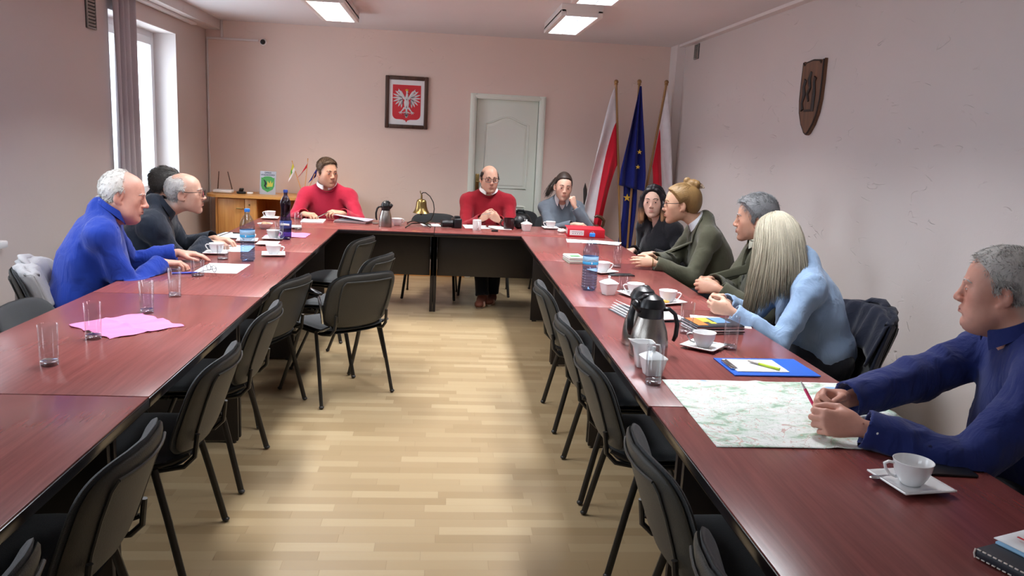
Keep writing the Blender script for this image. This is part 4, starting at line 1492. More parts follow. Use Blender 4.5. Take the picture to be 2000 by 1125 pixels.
MB().box((-.03, .03, .0419), (.05, .08, .0008), 0).box((-.015, -.03, .0419), (.03, .03, .0008), 0).build('yellow_print', MT['ylw'], cv, smooth=False)
MB().box((.04, .02, .0417), (.07, .1, .0008), 0).build('blue_print', MT['skyb'], cv, smooth=False)
sheet('paper_sheet', (1.36, 3.68), .2, .28, 75, MT['paper'], 'white sheet sticking out behind the brochures', 'paper')
t = thing('clipboard', 'bright blue clipboard with a white pad and metal clip', 'clipboard', (1.265, 2.885, TZ), 1)
MB().slab(lambda u, v: ((u - .5) * .335, (v - .5) * .232, .003 + .002 * u), 6, 4, .004).build('board', MT['bluefold'], t)
MB().box((-.04, .005, .0072), (.205, .165, .004), .0005).build('paper_pad', MT['paper'], t)
MB().bx(-.158, -.138, -.05, .06, .006, .014, .002).tube([(-.136, -.055, .012), (-.136, .065, .012)], .004, 8).build('clip', MT['chrome'], t)
t = thing('pen', 'lime green pen lying on the blue clipboard pad', 'pen', (1.252, 2.875, TZ + .0155), -52)
MB().tube([(-.02, 0, 0), (.068, 0, 0)], .0052, 10).build('pen_barrel', MT['limepen'], t)
MB().tube([(-.055, 0, 0), (-.02, 0, 0)], .0048, 10).tube([(-.07, 0, 0), (-.055, 0, 0)], [.001, .0045], 10).build('pen_grip', MT['steel'], t)
def mapf(u, v):
    x0, x1 = .805 - .015 * v, 1.50 - .0 * v
    return (x0 + (x1 - x0) * u, 2.70 - .635 * v, TZ + .0016 + .004 * math.exp(-((u - .5) / .03) ** 2) + .0035 * math.exp(-((v - .5) / .03) ** 2) + .0015 * math.sin(u * 6) ** 2)
tag(MB().slab(mapf, 50, 50, .0006).build('folding_map', MT['map'], angle=0), 'large unfolded green and white map on the right arm', 'map')
t = thing('organizer', 'dark navy organizer with pale stitching and papers, bottom right corner', 'organizer', (1.30, 1.425, TZ), 20)
MB().box((0, 0, .012), (.26, .19, .022), .006).build('cover', MT['dkbook'], t)
s_ = MB()
for z in (.004, .022):
    for i in range(16):
        s_.box((-.13 + .0005, -.088 + i * .0115, z), (.003, .008, .003), .001)
s_.tube([(-.131, .09, .003), (-.1315, .093, .012), (-.13, .092, .022)], .0022, 6)
s_.build('stitching', MT['seam'], t)
MB().slab(lambda u, v: (-.07 + .2 * u, -.09 + .18 * v, .026 + .01 * u * (1 - v)), 8, 8, .005).build('papers', MT['bluelab'], t, angle=0)
tp = MB().slab(lambda u, v: (-.07 + .2 * u, -.085 + .18 * v, .034 + .012 * u * (1 - v)), 8, 8, .002).build('top_sheet', MT['paper'], t, angle=0)
tm = MB()
for x_, pts_ in ((-.03, ((0, .02), (0, -.02), (.012, -.02))), (-.008, ((.012, .02), (0, .018), (0, -.02), (.014, -.02))), (.016, ((0, .02), (.002, -.02), (.014, -.018)))):
    tm.tube([(x_ + px_, .05 + py_, .0415 + .03 * (x_ + .07) * .12) for px_, py_ in pts_], .0035, 6, flat=(1, .25))
tm.tube([(-.04, .0, .041), (0, .006, .043), (.05, .0, .045)], .004, 6, flat=(1, .2))
tm.build('red_print', MT['red'], tp, smooth=False)
# bag on the chair by the door
t = thing('shoulder_bag', 'rounded black bag standing on a chair behind the bald man', 'bag', (.835, 8.55, .472), -10)
MB().pillow(.27, .3, .09, T(0, 0, .175) @ R(90, 'X'), 0, 3, taper=-.12, flatback=1).build('bag_body', MT['bagblk'], t, angle=0)
MB().tube([(-.05, 0, .31), (-.03, 0, .35), (.03, 0, .35), (.05, 0, .31)], .013, 8).build('carry_loop', MT['bagblk'], t, angle=0)
# jackets hung over chair backs
def jacket(name, M, m, label, w, h, seed=0, sleeves=((-1, 1.0),)):
    t = thing(name, label, 'jacket', M.translation, math.degrees(M.to_euler().z))
    def f(u, v):
        # over the top of the backrest: v 0 seat side .. 1 wall side
        s = (v - .3) * (h + .22)
        ww = w * (1 + .10 * max(0, v - .4)) * (1 - .08 * math.exp(-((v - .3) / .06) ** 2))
        x = (u - .5) * ww
        fold = .016 * math.sin(u * 15 + seed + v * 3) * min(1, abs(v - .3) * 4) + .007 * math.sin(u * 33 + seed + v * 5)
        drop = max(0, abs(s) - .05)
        y = (.045 if s < 0 else -.055) * min(1, abs(s) / .05) - (fold + .03 * drop) * (1 if s > 0 else -1)
        z = -drop - .045 * (abs(u - .5) * 2) ** 3 - .006 * math.sin(u * 9 + seed)
        y += .3 * drop + .055 * (x / .235) ** 2 + (abs(u - .5) * 2) ** 5 * .05 * (1 if s > 0 else -.6)
        return (x, y, z)
    MB().slab(f, 48, 40, .012).build('jacket_body', m, t, angle=0)
    for sg, k in sleeves:
        MB().tube([(sg * w * .40, -.05, -.02), (sg * w * .47, -.08, -.12), (sg * w * .485, -.09, -.26 * k), (sg * w * .46, -.085, -.42 * k)], [.035, .045, .042, .036], 16, flat=(1, .6)).build('sleeve', m, t, angle=0)
    MB().tube([(-.11, .05, -.03), (-.07, -.01, .012), (0, -.03, .018), (.07, -.01, .012), (.11, .05, -.03)], [.012, .022, .024, .022, .012], 12, flat=(1, .55)).build('collar', m, t, angle=0)
    return t


jacket('hung_jacket', T(-2.19, 4.40, .815) @ R(-75), MT['jacketw'], 'pale grey jacket hung over the blue-shirted man’s chair', .5, .5, 1)
jacket('hung_jacket', T(2.225, 3.82, .83) @ R(90), MT['jacketn'], 'dark navy jacket hung over the blonde woman’s chair', .54, .62, 2, ())


# ------------------------------------------------------------------ people: smooth signed-distance sculpting
class Fld:
    def __init__(s, lo, hi, h):
        s.h = h
        s.lo = np.array(lo, float)
        s.n = (np.ceil((np.array(hi) - s.lo) / h).astype(int) + 1)
        s.d = np.full(s.n, .06, np.float32)
        s.mk()

    def mk(s):
        s.ax = [(s.lo[i] + s.h * np.arange(s.n[i])).astype(np.float32) for i in range(3)]

    def put(s, fn, lo, hi, k=0.0, op='u'):
        m = max(k, 2.5 * s.h) + .004
        i0 = np.clip(np.floor((np.array(lo) - m - s.lo) / s.h).astype(int), 0, s.n)
        i1 = np.clip(np.ceil((np.array(hi) + m - s.lo) / s.h).astype(int) + 1, 0, s.n)
        if (i1 <= i0).any():
            return
        sl = tuple(slice(a, b) for a, b in zip(i0, i1))
        X = s.ax[0][sl[0]][:, None, None]
        Y = s.ax[1][sl[1]][None, :, None]
        Z = s.ax[2][sl[2]][None, None, :]
        q = fn(X, Y, Z)
        c = s.d[sl]
        if op == 'u':
            r = np.minimum(c, q)
            if k:
                e = np.maximum(k - np.abs(c - q), 0) / k
                r = r - e * e * k * .25
        else:
            r = np.maximum(c, -q)
            if k:
                e = np.maximum(k - np.abs(c + q), 0) / k
                r = r + e * e * k * .25
        s.d[sl] = r

    def cone(s, a, b, r1, r2, k=0.0, n=None, w=1.0, op='u', cut=0):
        a, b = np.array(a, float), np.array(b, float)
        def sq(p):
            if n is None:
                return p
            return p - np.array(n) * (p @ np.array(n)) * (1 - 1 / w)
        A, Bq = sq(a), sq(b)
        d = Bq - A
        L = float(d @ d) + 1e-12
        dr = b - a
        Ln = math.sqrt(dr @ dr) + 1e-9
        def fn(X, Y, Z):
            if n is not None:
                t = (X * n[0] + Y * n[1] + Z * n[2]) * (1 - 1 / w)
                x, y, z = X - t * n[0] - A[0], Y - t * n[1] - A[1], Z - t * n[2] - A[2]
            else:
                x, y, z = X - A[0], Y - A[1], Z - A[2]
            u = np.clip((x * d[0] + y * d[1] + z * d[2]) / L, 0, 1)
            q = np.sqrt((x - u * d[0]) ** 2 + (y - u * d[1]) ** 2 + (z - u * d[2]) ** 2) - (r1 + (r2 - r1) * u)
            if cut:
                q = np.maximum(q, ((X - b[0]) * dr[0] + (Y - b[1]) * dr[1] + (Z - b[2]) * dr[2]) / Ln)
            return q
        r = max(r1, r2) * max(1, w)
        s.put(fn, np.minimum(a, b) - r, np.maximum(a, b) + r, k, op)

    def chain(s, pts, rs, k=0.0, **kw):
        for i in range(len(pts) - 1):
            s.cone(pts[i], pts[i + 1], rs[i], rs[i + 1], k, **kw)

    def ell(s, c, r, M=None, k=0.0, op='u'):
        c, r = np.array(c, float), np.array(r, float)
        M = np.eye(3) if M is None else M
        def fn(X, Y, Z):
            x, y, z = X - c[0], Y - c[1], Z - c[2]
            q = [(x * M[0, i] + y * M[1, i] + z * M[2, i]) / r[i] for i in range(3)]
            k0 = np.sqrt(q[0] ** 2 + q[1] ** 2 + q[2] ** 2)
            k1 = np.sqrt((q[0] / r[0]) ** 2 + (q[1] / r[1]) ** 2 + (q[2] / r[2]) ** 2) + 1e-6
            return k0 * (k0 - 1) / k1
        e = np.sqrt(((M * r[None, :]) ** 2).sum(1))
        s.put(fn, c - e, c + e, k, op)

    def up(s):
        """the same field on a grid twice as fine"""
        d = s.d
        for a in range(3):
            n = d.shape[a]
            sh = list(d.shape)
            sh[a] = 2 * n - 1
            o = np.empty(sh, np.float32)
            ev = [slice(None)] * 3
            od = [slice(None)] * 3
            l0 = [slice(None)] * 3
            l1 = [slice(None)] * 3
            ev[a], od[a], l0[a], l1[a] = slice(0, None, 2), slice(1, None, 2), slice(0, -1), slice(1, None)
            o[tuple(ev)] = d
            o[tuple(od)] = (d[tuple(l0)] + d[tuple(l1)]) * .5
            d = o
        s.d = d
        s.h /= 2
        s.n = np.array(d.shape)
        s.mk()

    def mesh(s, adapt=.0):
        g = openvdb.FloatGrid(.03)
        g.copyFromArray(np.clip(s.d, -.03, .03))
        p, t, q = g.convertToPolygons(isovalue=0.0, adaptivity=adapt)
        p = p.astype(np.float64) * s.h + s.lo
        f = t.tolist() + q.tolist()
        tt = np.array(q if len(q) else t)
        vol = (p[tt[:, 0]] * np.cross(p[tt[:, 1]], p[tt[:, 2]])).sum() + ((p[tt[:, 0]] * np.cross(p[tt[:, 2]], p[tt[:, 3]])).sum() if len(q) else 0)
        if vol < 0:
            f = [x[::-1] for x in f]
        return p, f

    def surf(s, o, d, far=.5):
        """march from o along d until inside"""
        o, d = np.array(o, float), np.array(d, float)
        for i in range(int(far / .003)):
            p = o + d * (i * .003)
            q = np.round((p - s.lo) / s.h).astype(int)
            if (q < 0).any() or (q >= s.n).any():
                continue
            if s.d[tuple(q)] <= 0:
                return p
        return o + d * far * .5


_rng = np.random.default_rng(3)
_NT = _rng.random((32, 32, 32))


def vnoise(P):
    f = np.floor(P).astype(int)
    w = P - f
    w = w * w * (3 - 2 * w)
    r = 0
    for i in (0, 1):
        for j in (0, 1):
            for k in (0, 1):
                ww = (w[:, 0] if i else 1 - w[:, 0]) * (w[:, 1] if j else 1 - w[:, 1]) * (w[:, 2] if k else 1 - w[:, 2])
                r = r + ww * _NT[(f[:, 0] + i) % 32, (f[:, 1] + j) % 32, (f[:, 2] + k) % 32]
    return r


def vnormals(p, f):
    n = np.zeros_like(p)
    q = [x for x in f if len(x) == 4]
    t = [x for x in f if len(x) == 3]
    for arr in (q, t):
        if arr:
            a = np.array(arr)
            c = np.cross(p[a[:, 2]] - p[a[:, 0]], p[a[:, -1]] - p[a[:, 1]] if a.shape[1] == 4 else p[a[:, 2]] - p[a[:, 1]])
            if a.shape[1] == 3:
                c = np.cross(p[a[:, 1]] - p[a[:, 0]], p[a[:, 2]] - p[a[:, 0]])
            for k in range(a.shape[1]):
                np.add.at(n, a[:, k], c)
    return n / (np.linalg.norm(n, axis=1, keepdims=True) + 1e-12)


def wrinkle(p, f, amp, sc=9.0, seed=0):
    amp = amp * 1.7
    n = vnormals(p, f)
    a = vnoise(p * np.array([sc, sc, sc * .8]) + seed)
    b = vnoise(p * sc * 2.1 + seed + 11 + 1.5 * a[:, None])
    r = (1 - np.abs(2 * a - 1)) * .65 + (1 - np.abs(2 * b - 1)) * .35 - .62
    return p + n * (r * amp)[:, None]


def np_obj(name, p, f, m, parent, cols=None):
    me = bpy.data.meshes.new(name)
    nf = len(f)
    tot = np.fromiter((len(x) for x in f), np.int32, nf)
    me.vertices.add(len(p))
    me.vertices.foreach_set('co', np.ascontiguousarray(p, np.float32).ravel())
    me.loops.add(int(tot.sum()))
    me.loops.foreach_set('vertex_index', np.fromiter((i for x in f for i in x), np.int32, int(tot.sum())))
    me.polygons.add(nf)
    st = np.zeros(nf, np.int32)
    st[1:] = np.cumsum(tot)[:-1]
    me.polygons.foreach_set('loop_start', st)
    me.polygons.foreach_set('loop_total', tot)
    me.polygons.foreach_set('use_smooth', np.ones(nf, bool))
    me.update(calc_edges=True)
    me.validate()
    me.materials.append(m)
    if cols is not None:
        a = me.color_attributes.new('tone', 'FLOAT_COLOR', 'POINT')
        a.data.foreach_set('color', np.ascontiguousarray(np.concatenate([cols, np.ones((len(cols), 1))], 1), np.float32).ravel())
    o = bpy.data.objects.new(name, me)
    COL.objects.link(o)
    o.parent = parent
    return o


def skinmat():
    m = NT('skin')
    m.set(rough=.48, sss=.03, spec=.4)
    m.b.inputs['Subsurface Radius'].default_value = (.012, .005, .003)
    m.b.inputs['Subsurface Scale'].default_value = .6
    a = m.n('ShaderNodeAttribute', attribute_name='tone')
    co = m.coord()
    n = m.noise(co, 55, 3)
    h = m.n('ShaderNodeHueSaturation')
    m.l(a.outputs['Color'], h.inputs['Color'])
    m.l(m.math('ADD', .92, m.math('MULTIPLY', n, .16)), h.inputs['Value'])
    m.col(h.outputs[0])
    m.bump(m.noise(co, 420, 2), .1, .002)
    return m.m


def hairmat(name, c, c2=None, rough=.5, zsplit=None):
    m = NT(name)
    m.set(rough=rough, spec=.35)
    co = m.coord((120, 120, 9))
    n = m.noise(co, 1.3, 3, .6, 1.0)
    a = lin(c)
    d = tuple(x * .68 for x in a[:3]) + (1,)
    e = tuple(min(1, x * 1.25) for x in a[:3]) + (1,)
    c1 = m.mix(n, d, e)
    if c2:
        tc = m.n('ShaderNodeTexCoord')
        sp = m.n('ShaderNodeSeparateXYZ')
        m.l(tc.outputs['Object'], sp.inputs[0])
        f = m.n('ShaderNodeMapRange')
        f.inputs['From Min'].default_value, f.inputs['From Max'].default_value = zsplit
        m.l(sp.outputs[2], f.inputs['Value'])
        b = lin(c2)
        c1 = m.mix(f.outputs[0], c1, m.mix(n, tuple(x * .7 for x in b[:3]) + (1,), b))
    m.col(c1)
    m.bump(n, .35, .003)
    return m.m


MT['skin'] = skinmat()
MT['eyew'] = mat('eye_white', 'EEEAE8', .25)
MT['iris'] = mat('grey_blue_iris', '4A5A66', .2)
MT['irisb'] = mat('brown_iris', '3A261A', .2)
MT['pupil'] = mat('pupil', '0A0A0C', .1)
MT['frame'] = mat('dark_spectacle_frame', '17181C', .3)
MT['lens'] = thin_glass('spectacle_lens', (250, 250, 250), .15)
MT['shoe'] = mat('brown_suede_shoe', '6E3A28', .75, 0, .2, 200)
MT['sole'] = mat('pale_shoe_sole', 'A89A8C', .7)
MT['shoeb'] = mat('black_shoe', '16161A', .4)
MT['trous'] = cloth('dark_trousers', '1A1C24')
MT['shirtw'] = cloth('white_shirt_cotton', 'E9E9EC', fold=.1)


def smooth(x):
    x = np.clip(x, 0, 1)
    return x * x * (3 - 2 * x)


def rotm(yaw, pitch, roll):
    """head frame columns: right, forward, up. yaw: heading in degrees from +X; pitch down; roll to the right shoulder"""
    a, p, r = (math.radians(x) for x in (yaw, pitch, roll))
    f = np.array([math.cos(a) * math.cos(p), math.sin(a) * math.cos(p), -math.sin(p)])
    r0 = np.array([math.sin(a), -math.cos(a), 0])
    u0 = np.cross(r0, f)
    rt = r0 * math.cos(r) - u0 * math.sin(r)
    return np.stack([rt, f, np.cross(rt, f)], 1)


def unit(v):
    v = np.array(v, float)
    return v / (np.linalg.norm(v) + 1e-12)


def ik(a, c, l1, l2, pole):
    a, c = np.array(a), np.array(c)
    d = c - a
    L = np.linalg.norm(d)
    s = L / ((l1 + l2) * .995)
    if s > 1:
        l1, l2 = l1 * s, l2 * s
    u = d / L
    x = (l1 * l1 - l2 * l2 + L * L) / (2 * L)
    h = math.sqrt(max(l1 * l1 - x * x, 1e-6))
    p = np.array(pole, float)
    p = unit(p - u * (p @ u))
    return a + u * x + p * h


def head_field(F, H, M, hs, P):
    """face, skull and ears into field F; H head centre, M frame, P options"""
    W = lambda x, y, z: H + M @ (np.array([x, y, z]) * hs)
    h = hs
    fem = P.get('fem', 0)
    jw = P.get('jaw', 1.0) * (.86 if fem else 1.0)
    E = lambda c, r, k, op='u', R_=None: F.ell(W(*c), np.array(r) * h, M if R_ is None else M @ R_, k * h, op)
    C = lambda a, b, r1, r2, k, op='u': F.cone(W(*a), W(*b), r1 * h, r2 * h, k * h, op=op)
    E((0, -.014, .03), (.0745, .094, .086), 0)
    E((0, .036, .036), (.06, .048, .058), .02)
    E((0, .028, -.03), (.0585, .056, .075), .03)
    for s in (-1, 1):
        C((s * .05 * jw, -.012, -.05), (s * .018 * jw, .058, -.1), .021 * jw, .019, .025)
        E((s * .043, .052, -.02), (.021, .022, .02), .025)
        E((s * .036 * jw, .036, -.056), (.024, .032, .036), .03)
        if P.get('jowl'):
            E((s * .038, .035, -.082), (.027, .03, .028), .025)
    E((0, .072, -.103), (.019 * jw, .017, .015), .018)
    if P.get('jowl'):
        E((0, .03, -.112), (.036, .042, .026), .03)
    C((-.033, .081, .0185), (.033, .081, .0185), .0085, .0085, .014)
    for s in (-1, 1):
        E((s * .032, .102, -.001), (.0185, .0185 if fem else .0195, .0135), .013, 'd')
    for s in (-1, 1):
        E((s * .0315, .0735, -.001), (.0155, .0135, .0125), .004)
        # upper lid fold and lower lid, opening between them
        E((s * .0315, .0905, -.0012), (.0128, .0125, .0066), .003, 'd')
    n = P.get('nose', .86 if fem else 1.0)
    C((0, .083, .012), (0, .083 + .0165 * n, -.027), .0076, .0098, .012)
    E((0, .088 + .0135 * n, -.0325), (.0112 * n, .0112 * n, .0096 * n), .008)
    for s in (-1, 1):
        E((s * .0125 * n, .095, -.0365), (.0085, .0105, .0075), .007)
        E((s * .0065, .1, -.0445), (.0036, .005, .003), .003, 'd')
    E((0, .077, -.066), (.027 if fem else .031, .0165, .022), .016)
    lp = .0058 + (.001 if fem else 0)
    for s in (-1, 1):
        C((s * .003, .0925, -.0605), (s * (.0195 if fem else .023), .084, -.0648), lp * .85, .003, .004)
        C((0, .0915, -.0715), (s * (.017 if fem else .020), .084, -.068), lp, .003, .004)
    C((-.021, .0915, -.0658), (.021, .0915, -.0658), .0016, .0016, .003, 'd')
    E((0, .09, -.083), (.02, .006, .004), .008, 'd')
    for s in (-1, 1):
        a = math.radians(18) * s
        Re = np.array([[math.cos(a), -math.sin(a), 0], [math.sin(a), math.cos(a), 0], [0, 0, 1]]) @ np.array([[1, 0, 0], [0, math.cos(.2), math.sin(.2)], [0, -math.sin(.2), math.cos(.2)]])
        e = P.get('ear', 1.0)
        E((s * .0775, -.012, -.008), (.0075, .0185 * e, .032 * e), .006, 'u', Re)
        E((s * .087, -.006, -.004), (.0085, .0105, .019), .004, 'd', Re)
        E((s * .0745, -.002, -.036), (.006, .008, .0085), .005)
    return W


def hand_field(F, Wr, D, N, right, s, curl, thumb=.5, spread=1.0, k=.003):
    """Wr wrist, D towards the knuckles, N out of the palm; curl: one angle per finger (deg, first joint), or triple"""
    D = unit(D)
    N = unit(np.array(N) - D * (np.array(N) @ D))
    Tn = np.cross(D, N) * (1 if right else -1)
    Wr = np.array(Wr)
    offs = [.027, .009, -.009, -.026]
    kn = [.087, .091, .086, .077]
    lens = [.075, .083, .077, .06]
    tips = []
    for i in range(4):
        K = Wr + (D * kn[i] + Tn * offs[i] - N * (.003 if i in (1, 2) else 0)) * s
        F.cone(Wr + (D * .012 + Tn * offs[i] * .55) * s, K, .0135 * s, .0108 * s, .014)
    F.ell(Wr + (D * .048 + N * .004) * s, np.array([.034, .042, .0125]) * s, np.stack([Tn, D, N], 1), .012)
    F.ell(Wr + (D * .035 + Tn * .026 + N * .008) * s, np.array([.015, .03, .014]) * s, np.stack([Tn, D, N], 1), .012)
    for i in range(4):
        c = curl[i]
        c = (c, c * 1.15, c * .7) if isinstance(c, (int, float)) else c
        p = Wr + (D * kn[i] + Tn * offs[i] - N * (.003 if i in (1, 2) else 0)) * s
        a = 0
        dd = unit(D + Tn * (offs[i] * 4.5 * (spread - .35)))
        r = [.0098, .0088, .0082, .0068]
        if i == 3:
            r = [x * .88 for x in r]
        for j in range(3):
            a += math.radians(c[j])
            q = p + (dd * math.cos(a) + N * math.sin(a)) * lens[i] * (.46, .30, .24)[j] * s
            F.cone(p, q, r[j] * s, r[j + 1] * s, .004 if j == 0 else .002)
            p = q
        tips.append(p)
    b = Wr + (D * .022 + Tn * .022 + N * .006) * s
    t = thumb
    d1 = unit(D * .62 + Tn * (.78 - .55 * t) + N * (.15 + .5 * t))
    d2 = unit(D * .85 + Tn * (.35 - .6 * t) + N * (.1 + .35 * t))
    d3 = unit(D * .92 + Tn * (.15 - .65 * t) + N * (.1 + .3 * t))
    p1 = b + d1 * .043 * s
    p2 = p1 + d2 * .034 * s
    p3 = p2 + d3 * .025 * s
    F.cone(b, p1, .0155 * s, .0118 * s, .012)
    F.cone(p1, p2, .0112 * s, .0102 * s, .003)
    F.cone(p2, p3, .0102 * s, .0078 * s, .002)
    return tips, p3


def rest(p, e):
    x, y, z = p[:, 0], p[:, 1], p[:, 2]
    on = ((np.abs(x + 1.276) < .402) | (np.abs(x - 1.087) < .402)) & (y > .87) & (y < 6.85)
    on |= (x > -1.68) & (x < 1.49) & (y >= 6.85) & (y < 7.652)
    ok = on & (z < TZ + e) & (z > TZ - .062)
    p[ok, 2] = TZ + e


def person(q):
    base = V((q['P'][0], q['P'][1], 0))
    t = thing('person', q['label'], 'person', base)
    b0 = np.array([base.x, base.y, 0])
    a = math.radians(q['yaw'])
    Fw = np.array([math.cos(a), math.sin(a), 0])
    s = q.get('s', 1.05)
    bw = q.get('bw', 1.0)
    P, C, H = (np.array(q[k], float) for k in ('P', 'C', 'H'))
    U = unit(C - P)
    L = np.cross(np.array([0, 0, 1]), Fw)
    Fp = np.cross(L, U)
    tw = math.radians(q.get('tw', 0))
    Ls = L * math.cos(tw) - Fp * math.sin(tw)
    Fs = np.cross(Ls, U)
    Mt = np.stack([L, Fp, U], 1)
    Ms = np.stack([Ls, Fs, U], 1)
    M = rotm(*q['head'])
    hs = q.get('hs', 1.08)
    sw = q.get('sw', .19) * s
    dp = q.get('drop', .05)
    shR, shL = C - Ls * sw - U * dp + Fs * .015, C + Ls * sw - U * dp + Fs * .015
    arms = {}
    for sd, sh in (('R', shR), ('L', shL)):
        A = q[sd]
        w = np.array(A['w'], float)
        arms[sd] = (sh, ik(sh, w, .30 * s, .265 * s, A.get('pole', (0, 0, -1))), w)
    legs = {}
    for sd, sg in (('R', -1), ('L', 1)):
        hip = P + L * sg * .09 * s - U * .02
        an = np.array(q['feet'][0 if sd == 'R' else 1], float) if 'feet' in q else P * np.array([1, 1, 0]) + Fw * .42 * s + L * sg * .11 + np.array([0, 0, .09])
        legs[sd] = (hip, ik(hip, an, .44 * s, .43 * s, Fw + np.array([0, 0, .55])), an)
    fat = q.get('fat', 1.0)
    fem = q.get('fem', 0)
    pts = [P, C, H] + [x for v in arms.values() for x in v] + [x for v in legs.values() for x in v]
    lo = np.min(pts, 0) - .24
    hi = np.max(pts, 0) + .24
    lo[2] = min(lo[2], -.0)

    def torso(F, inf, low=True, arm_inf=None, cuffs=None, k=.05):
        F.ell(P + U * .03, np.array([.17 * bw, .125 * fat ** .5, .13]) * s + inf, Mt, 0)
        F.cone(P + U * .08, C - U * .24, .112 * s * fat ** .5 + inf, .12 * s * fat ** .3 + inf, k, n=Ls, w=1.28 * bw)
        F.ell(P + U * .19 * s + Fp * .035 * fat, np.array([.145 * bw, .115 * fat, .14]) * s + inf, Mt, k)
        F.ell(C - U * .17 * s, np.array([.165 * bw, .118 * fat ** .3, .19]) * s + inf, Ms, k)
        if fem:
            for sg in (-1, 1):
                F.ell(C - U * .19 * s + Fs * .085 * s + Ls * sg * .075 * s, np.array([.062, .055, .06]) * s * q.get('bust', 1) + inf, Ms, .04)
        F.cone(shR + Ls * .03, shL - Ls * .03, .05 * s + inf * .8, .05 * s + inf * .8, k)
        nb = C + U * .055 * s
        for sh in (shR, shL):
            F.cone(nb - Fs * .02, sh * .8 + C * .2 + U * .012, .047 * s + inf * .5, .042 * s + inf * .8, .045)
            F.ell(sh, np.array([.052] * 3) * s * (.88 if fem else 1) + inf, None, .045)
        ai = inf if arm_inf is None else arm_inf
        fr = .85 if fem else 1
        for sd, (sh, el, w) in arms.items():
            F.cone(sh, el, .05 * s * fr + ai, .043 * s * fr + ai * 1.1, .04)
            if cuffs is None:
                F.cone(el, w, .043 * s * fr + ai, .0275 * s * fr + ai, .02)
                F.cone(el, w * .55 + el * .45, .043 * s * fr, .038 * s * fr, .02)
            else:
                e = el + (w - el) * cuffs
                d = unit(w - el)
                rr = .036 * s * fr + ai
                F.cone(el, e, .043 * s * fr + ai * 1.15, rr, .02, cut=1)
                if q.get('cuffband', 1):
                    F.cone(e - d * .05, e + d * .004, rr + .0025, rr + .003, .003, cut=1)
                F.cone(e - d * .02, e + d * .03, rr - .006, rr - .006, .002, op='d')

    def leg(F, inf, cut):
        F.ell(P - U * .02, np.array([.165 * bw, .12, .10]) * s + inf * .2, Mt, 0)
        for sd, (hip, kn, an) in legs.items():
            F.cone(hip, kn, .088 * s + inf, .06 * s + inf, .04)
            F.cone(kn, an, .058 * s + inf * 1.2, (.05 if cut else .038) * s + inf, .02, cut=cut)

    # body
    h2 = q.get('h', .0045)
    B = Fld(lo, hi, h2 * 2)
    torso(B, -.004)
    leg(B, -.004, 0)
    for sd, (hip, kn, an) in legs.items():
        B.cone(an + Fw * -.02 - np.array([0, 0, .05]), an + Fw * .13 * s - np.array([0, 0, .065]), .034, .028, .03)
    nbs = H + M @ (np.array([0, -.03, -.06]) * hs)
    nr = q.get('neck', .056 if not fem else .047) * s
    B.cone(C + U * .0 + Fs * .0, nbs, nr * 1.08, nr * .98, .035)
    B.up()
    # trim to the body to keep it light
    Wh = head_field(B, H, M, hs, q.get('face', {}))
    tips = {}
    for sd in 'RL':
        A = q[sd]
        tips[sd] = hand_field(B, arms[sd][2], A['D'], A['N'], sd == 'R', s * (.9 if fem else 1.0), A.get('curl', [25] * 4), A.get('thumb', .4), A.get('spread', 1.0))
    p, f = B.mesh(.12)
    rest(p, .0015)
    # skin tone by region of the face
    base_c = np.array(lin(q.get('skin', 'C99A82'))[:3])
    loc = (p - H) @ M / hs
    cols = np.tile(base_c, (len(p), 1))
    def blend(wt, c):
        nonlocal cols
        cols = cols * (1 - wt[:, None]) + np.array(lin(c)[:3]) * wt[:, None]
    def blob(c, r, soft=1.0):
        return np.exp(-(((loc - np.array(c)) / np.array(r)) ** 2).sum(1) * soft)
    red = q.get('blush', .35) * .6
    for sg in (-1, 1):
        blend(red * blob((sg * .04, .07, -.03), (.024, .03, .022)), 'B8604E')
        blend(red * .8 * blob((sg * .078, -.01, -.01), (.015, .03, .035)), 'B8604E')
    blend(red * 1.1 * blob((0, .105, -.033), (.016, .02, .014)), 'B8604E')
    if q.get('beard'):
        wb = smooth((-.035 - loc[:, 2]) / .02) * smooth((loc[:, 1] + .0) / .03) * smooth((loc[:, 2] + .135) / .02)
        blend(q['beard'] * wb, '6E5F58')
    lipw = np.clip(1.2 * blob((0, .093, -.0662), (.0215, .016, .0072)), 0, 1)
    blend(.7 * smooth(lipw * 1.6 - .5), q.get('lips', 'A8594F'))
    blend(.6 * smooth(1.2 * blob((0, .094, -.0658), (.02, .02, .0016))), '5A2A26')  # dark mouth line: shade of the lip groove painted into the colour
    for sg in (-1, 1):
        blend(.3 * blob((sg * .0315, .085, -.0135), (.018, .02, .006)), '8E5E54')
    ho = q['hair']
    zs_ = np.array([-.14, -.1, -.07, -.03, 0, .03, .055, .085, .13])
    mm = smooth((np.interp(loc[:, 2], zs_, ho['line']) - loc[:, 1]) / .03 + .6) * smooth((loc[:, 2] - max(-.095, ho.get('nape', -.085))) / .02) * (np.abs(loc[:, 0]) < .0775) * (np.linalg.norm(loc, axis=1) < .17)
    if 'bald' in ho:
        mm = mm * (1 - smooth((loc[:, 2] - ho['bald'][0] - .01) / .03) * smooth((loc[:, 1] - ho['bald'][1] + .01) / .03))
    hc_ = q.get('scalp')
    if hc_:
        blend(.75 * mm, hc_)
    o = np_obj('body', p - b0, f, MT['skin'], t, cols)
    sel_ = (mm > .3) & (np.abs(loc[:, 0]) < .085) & (loc[:, 2] > -.055) & (np.linalg.norm((loc - np.array([0, -.014, .03])) / np.array([.0745, .094, .086]), axis=1) < 1.1)
    scalp = (p[sel_], vnormals(p, f)[sel_], mm[sel_])
    # eyes
    lk = q.get('look', (0, 0))
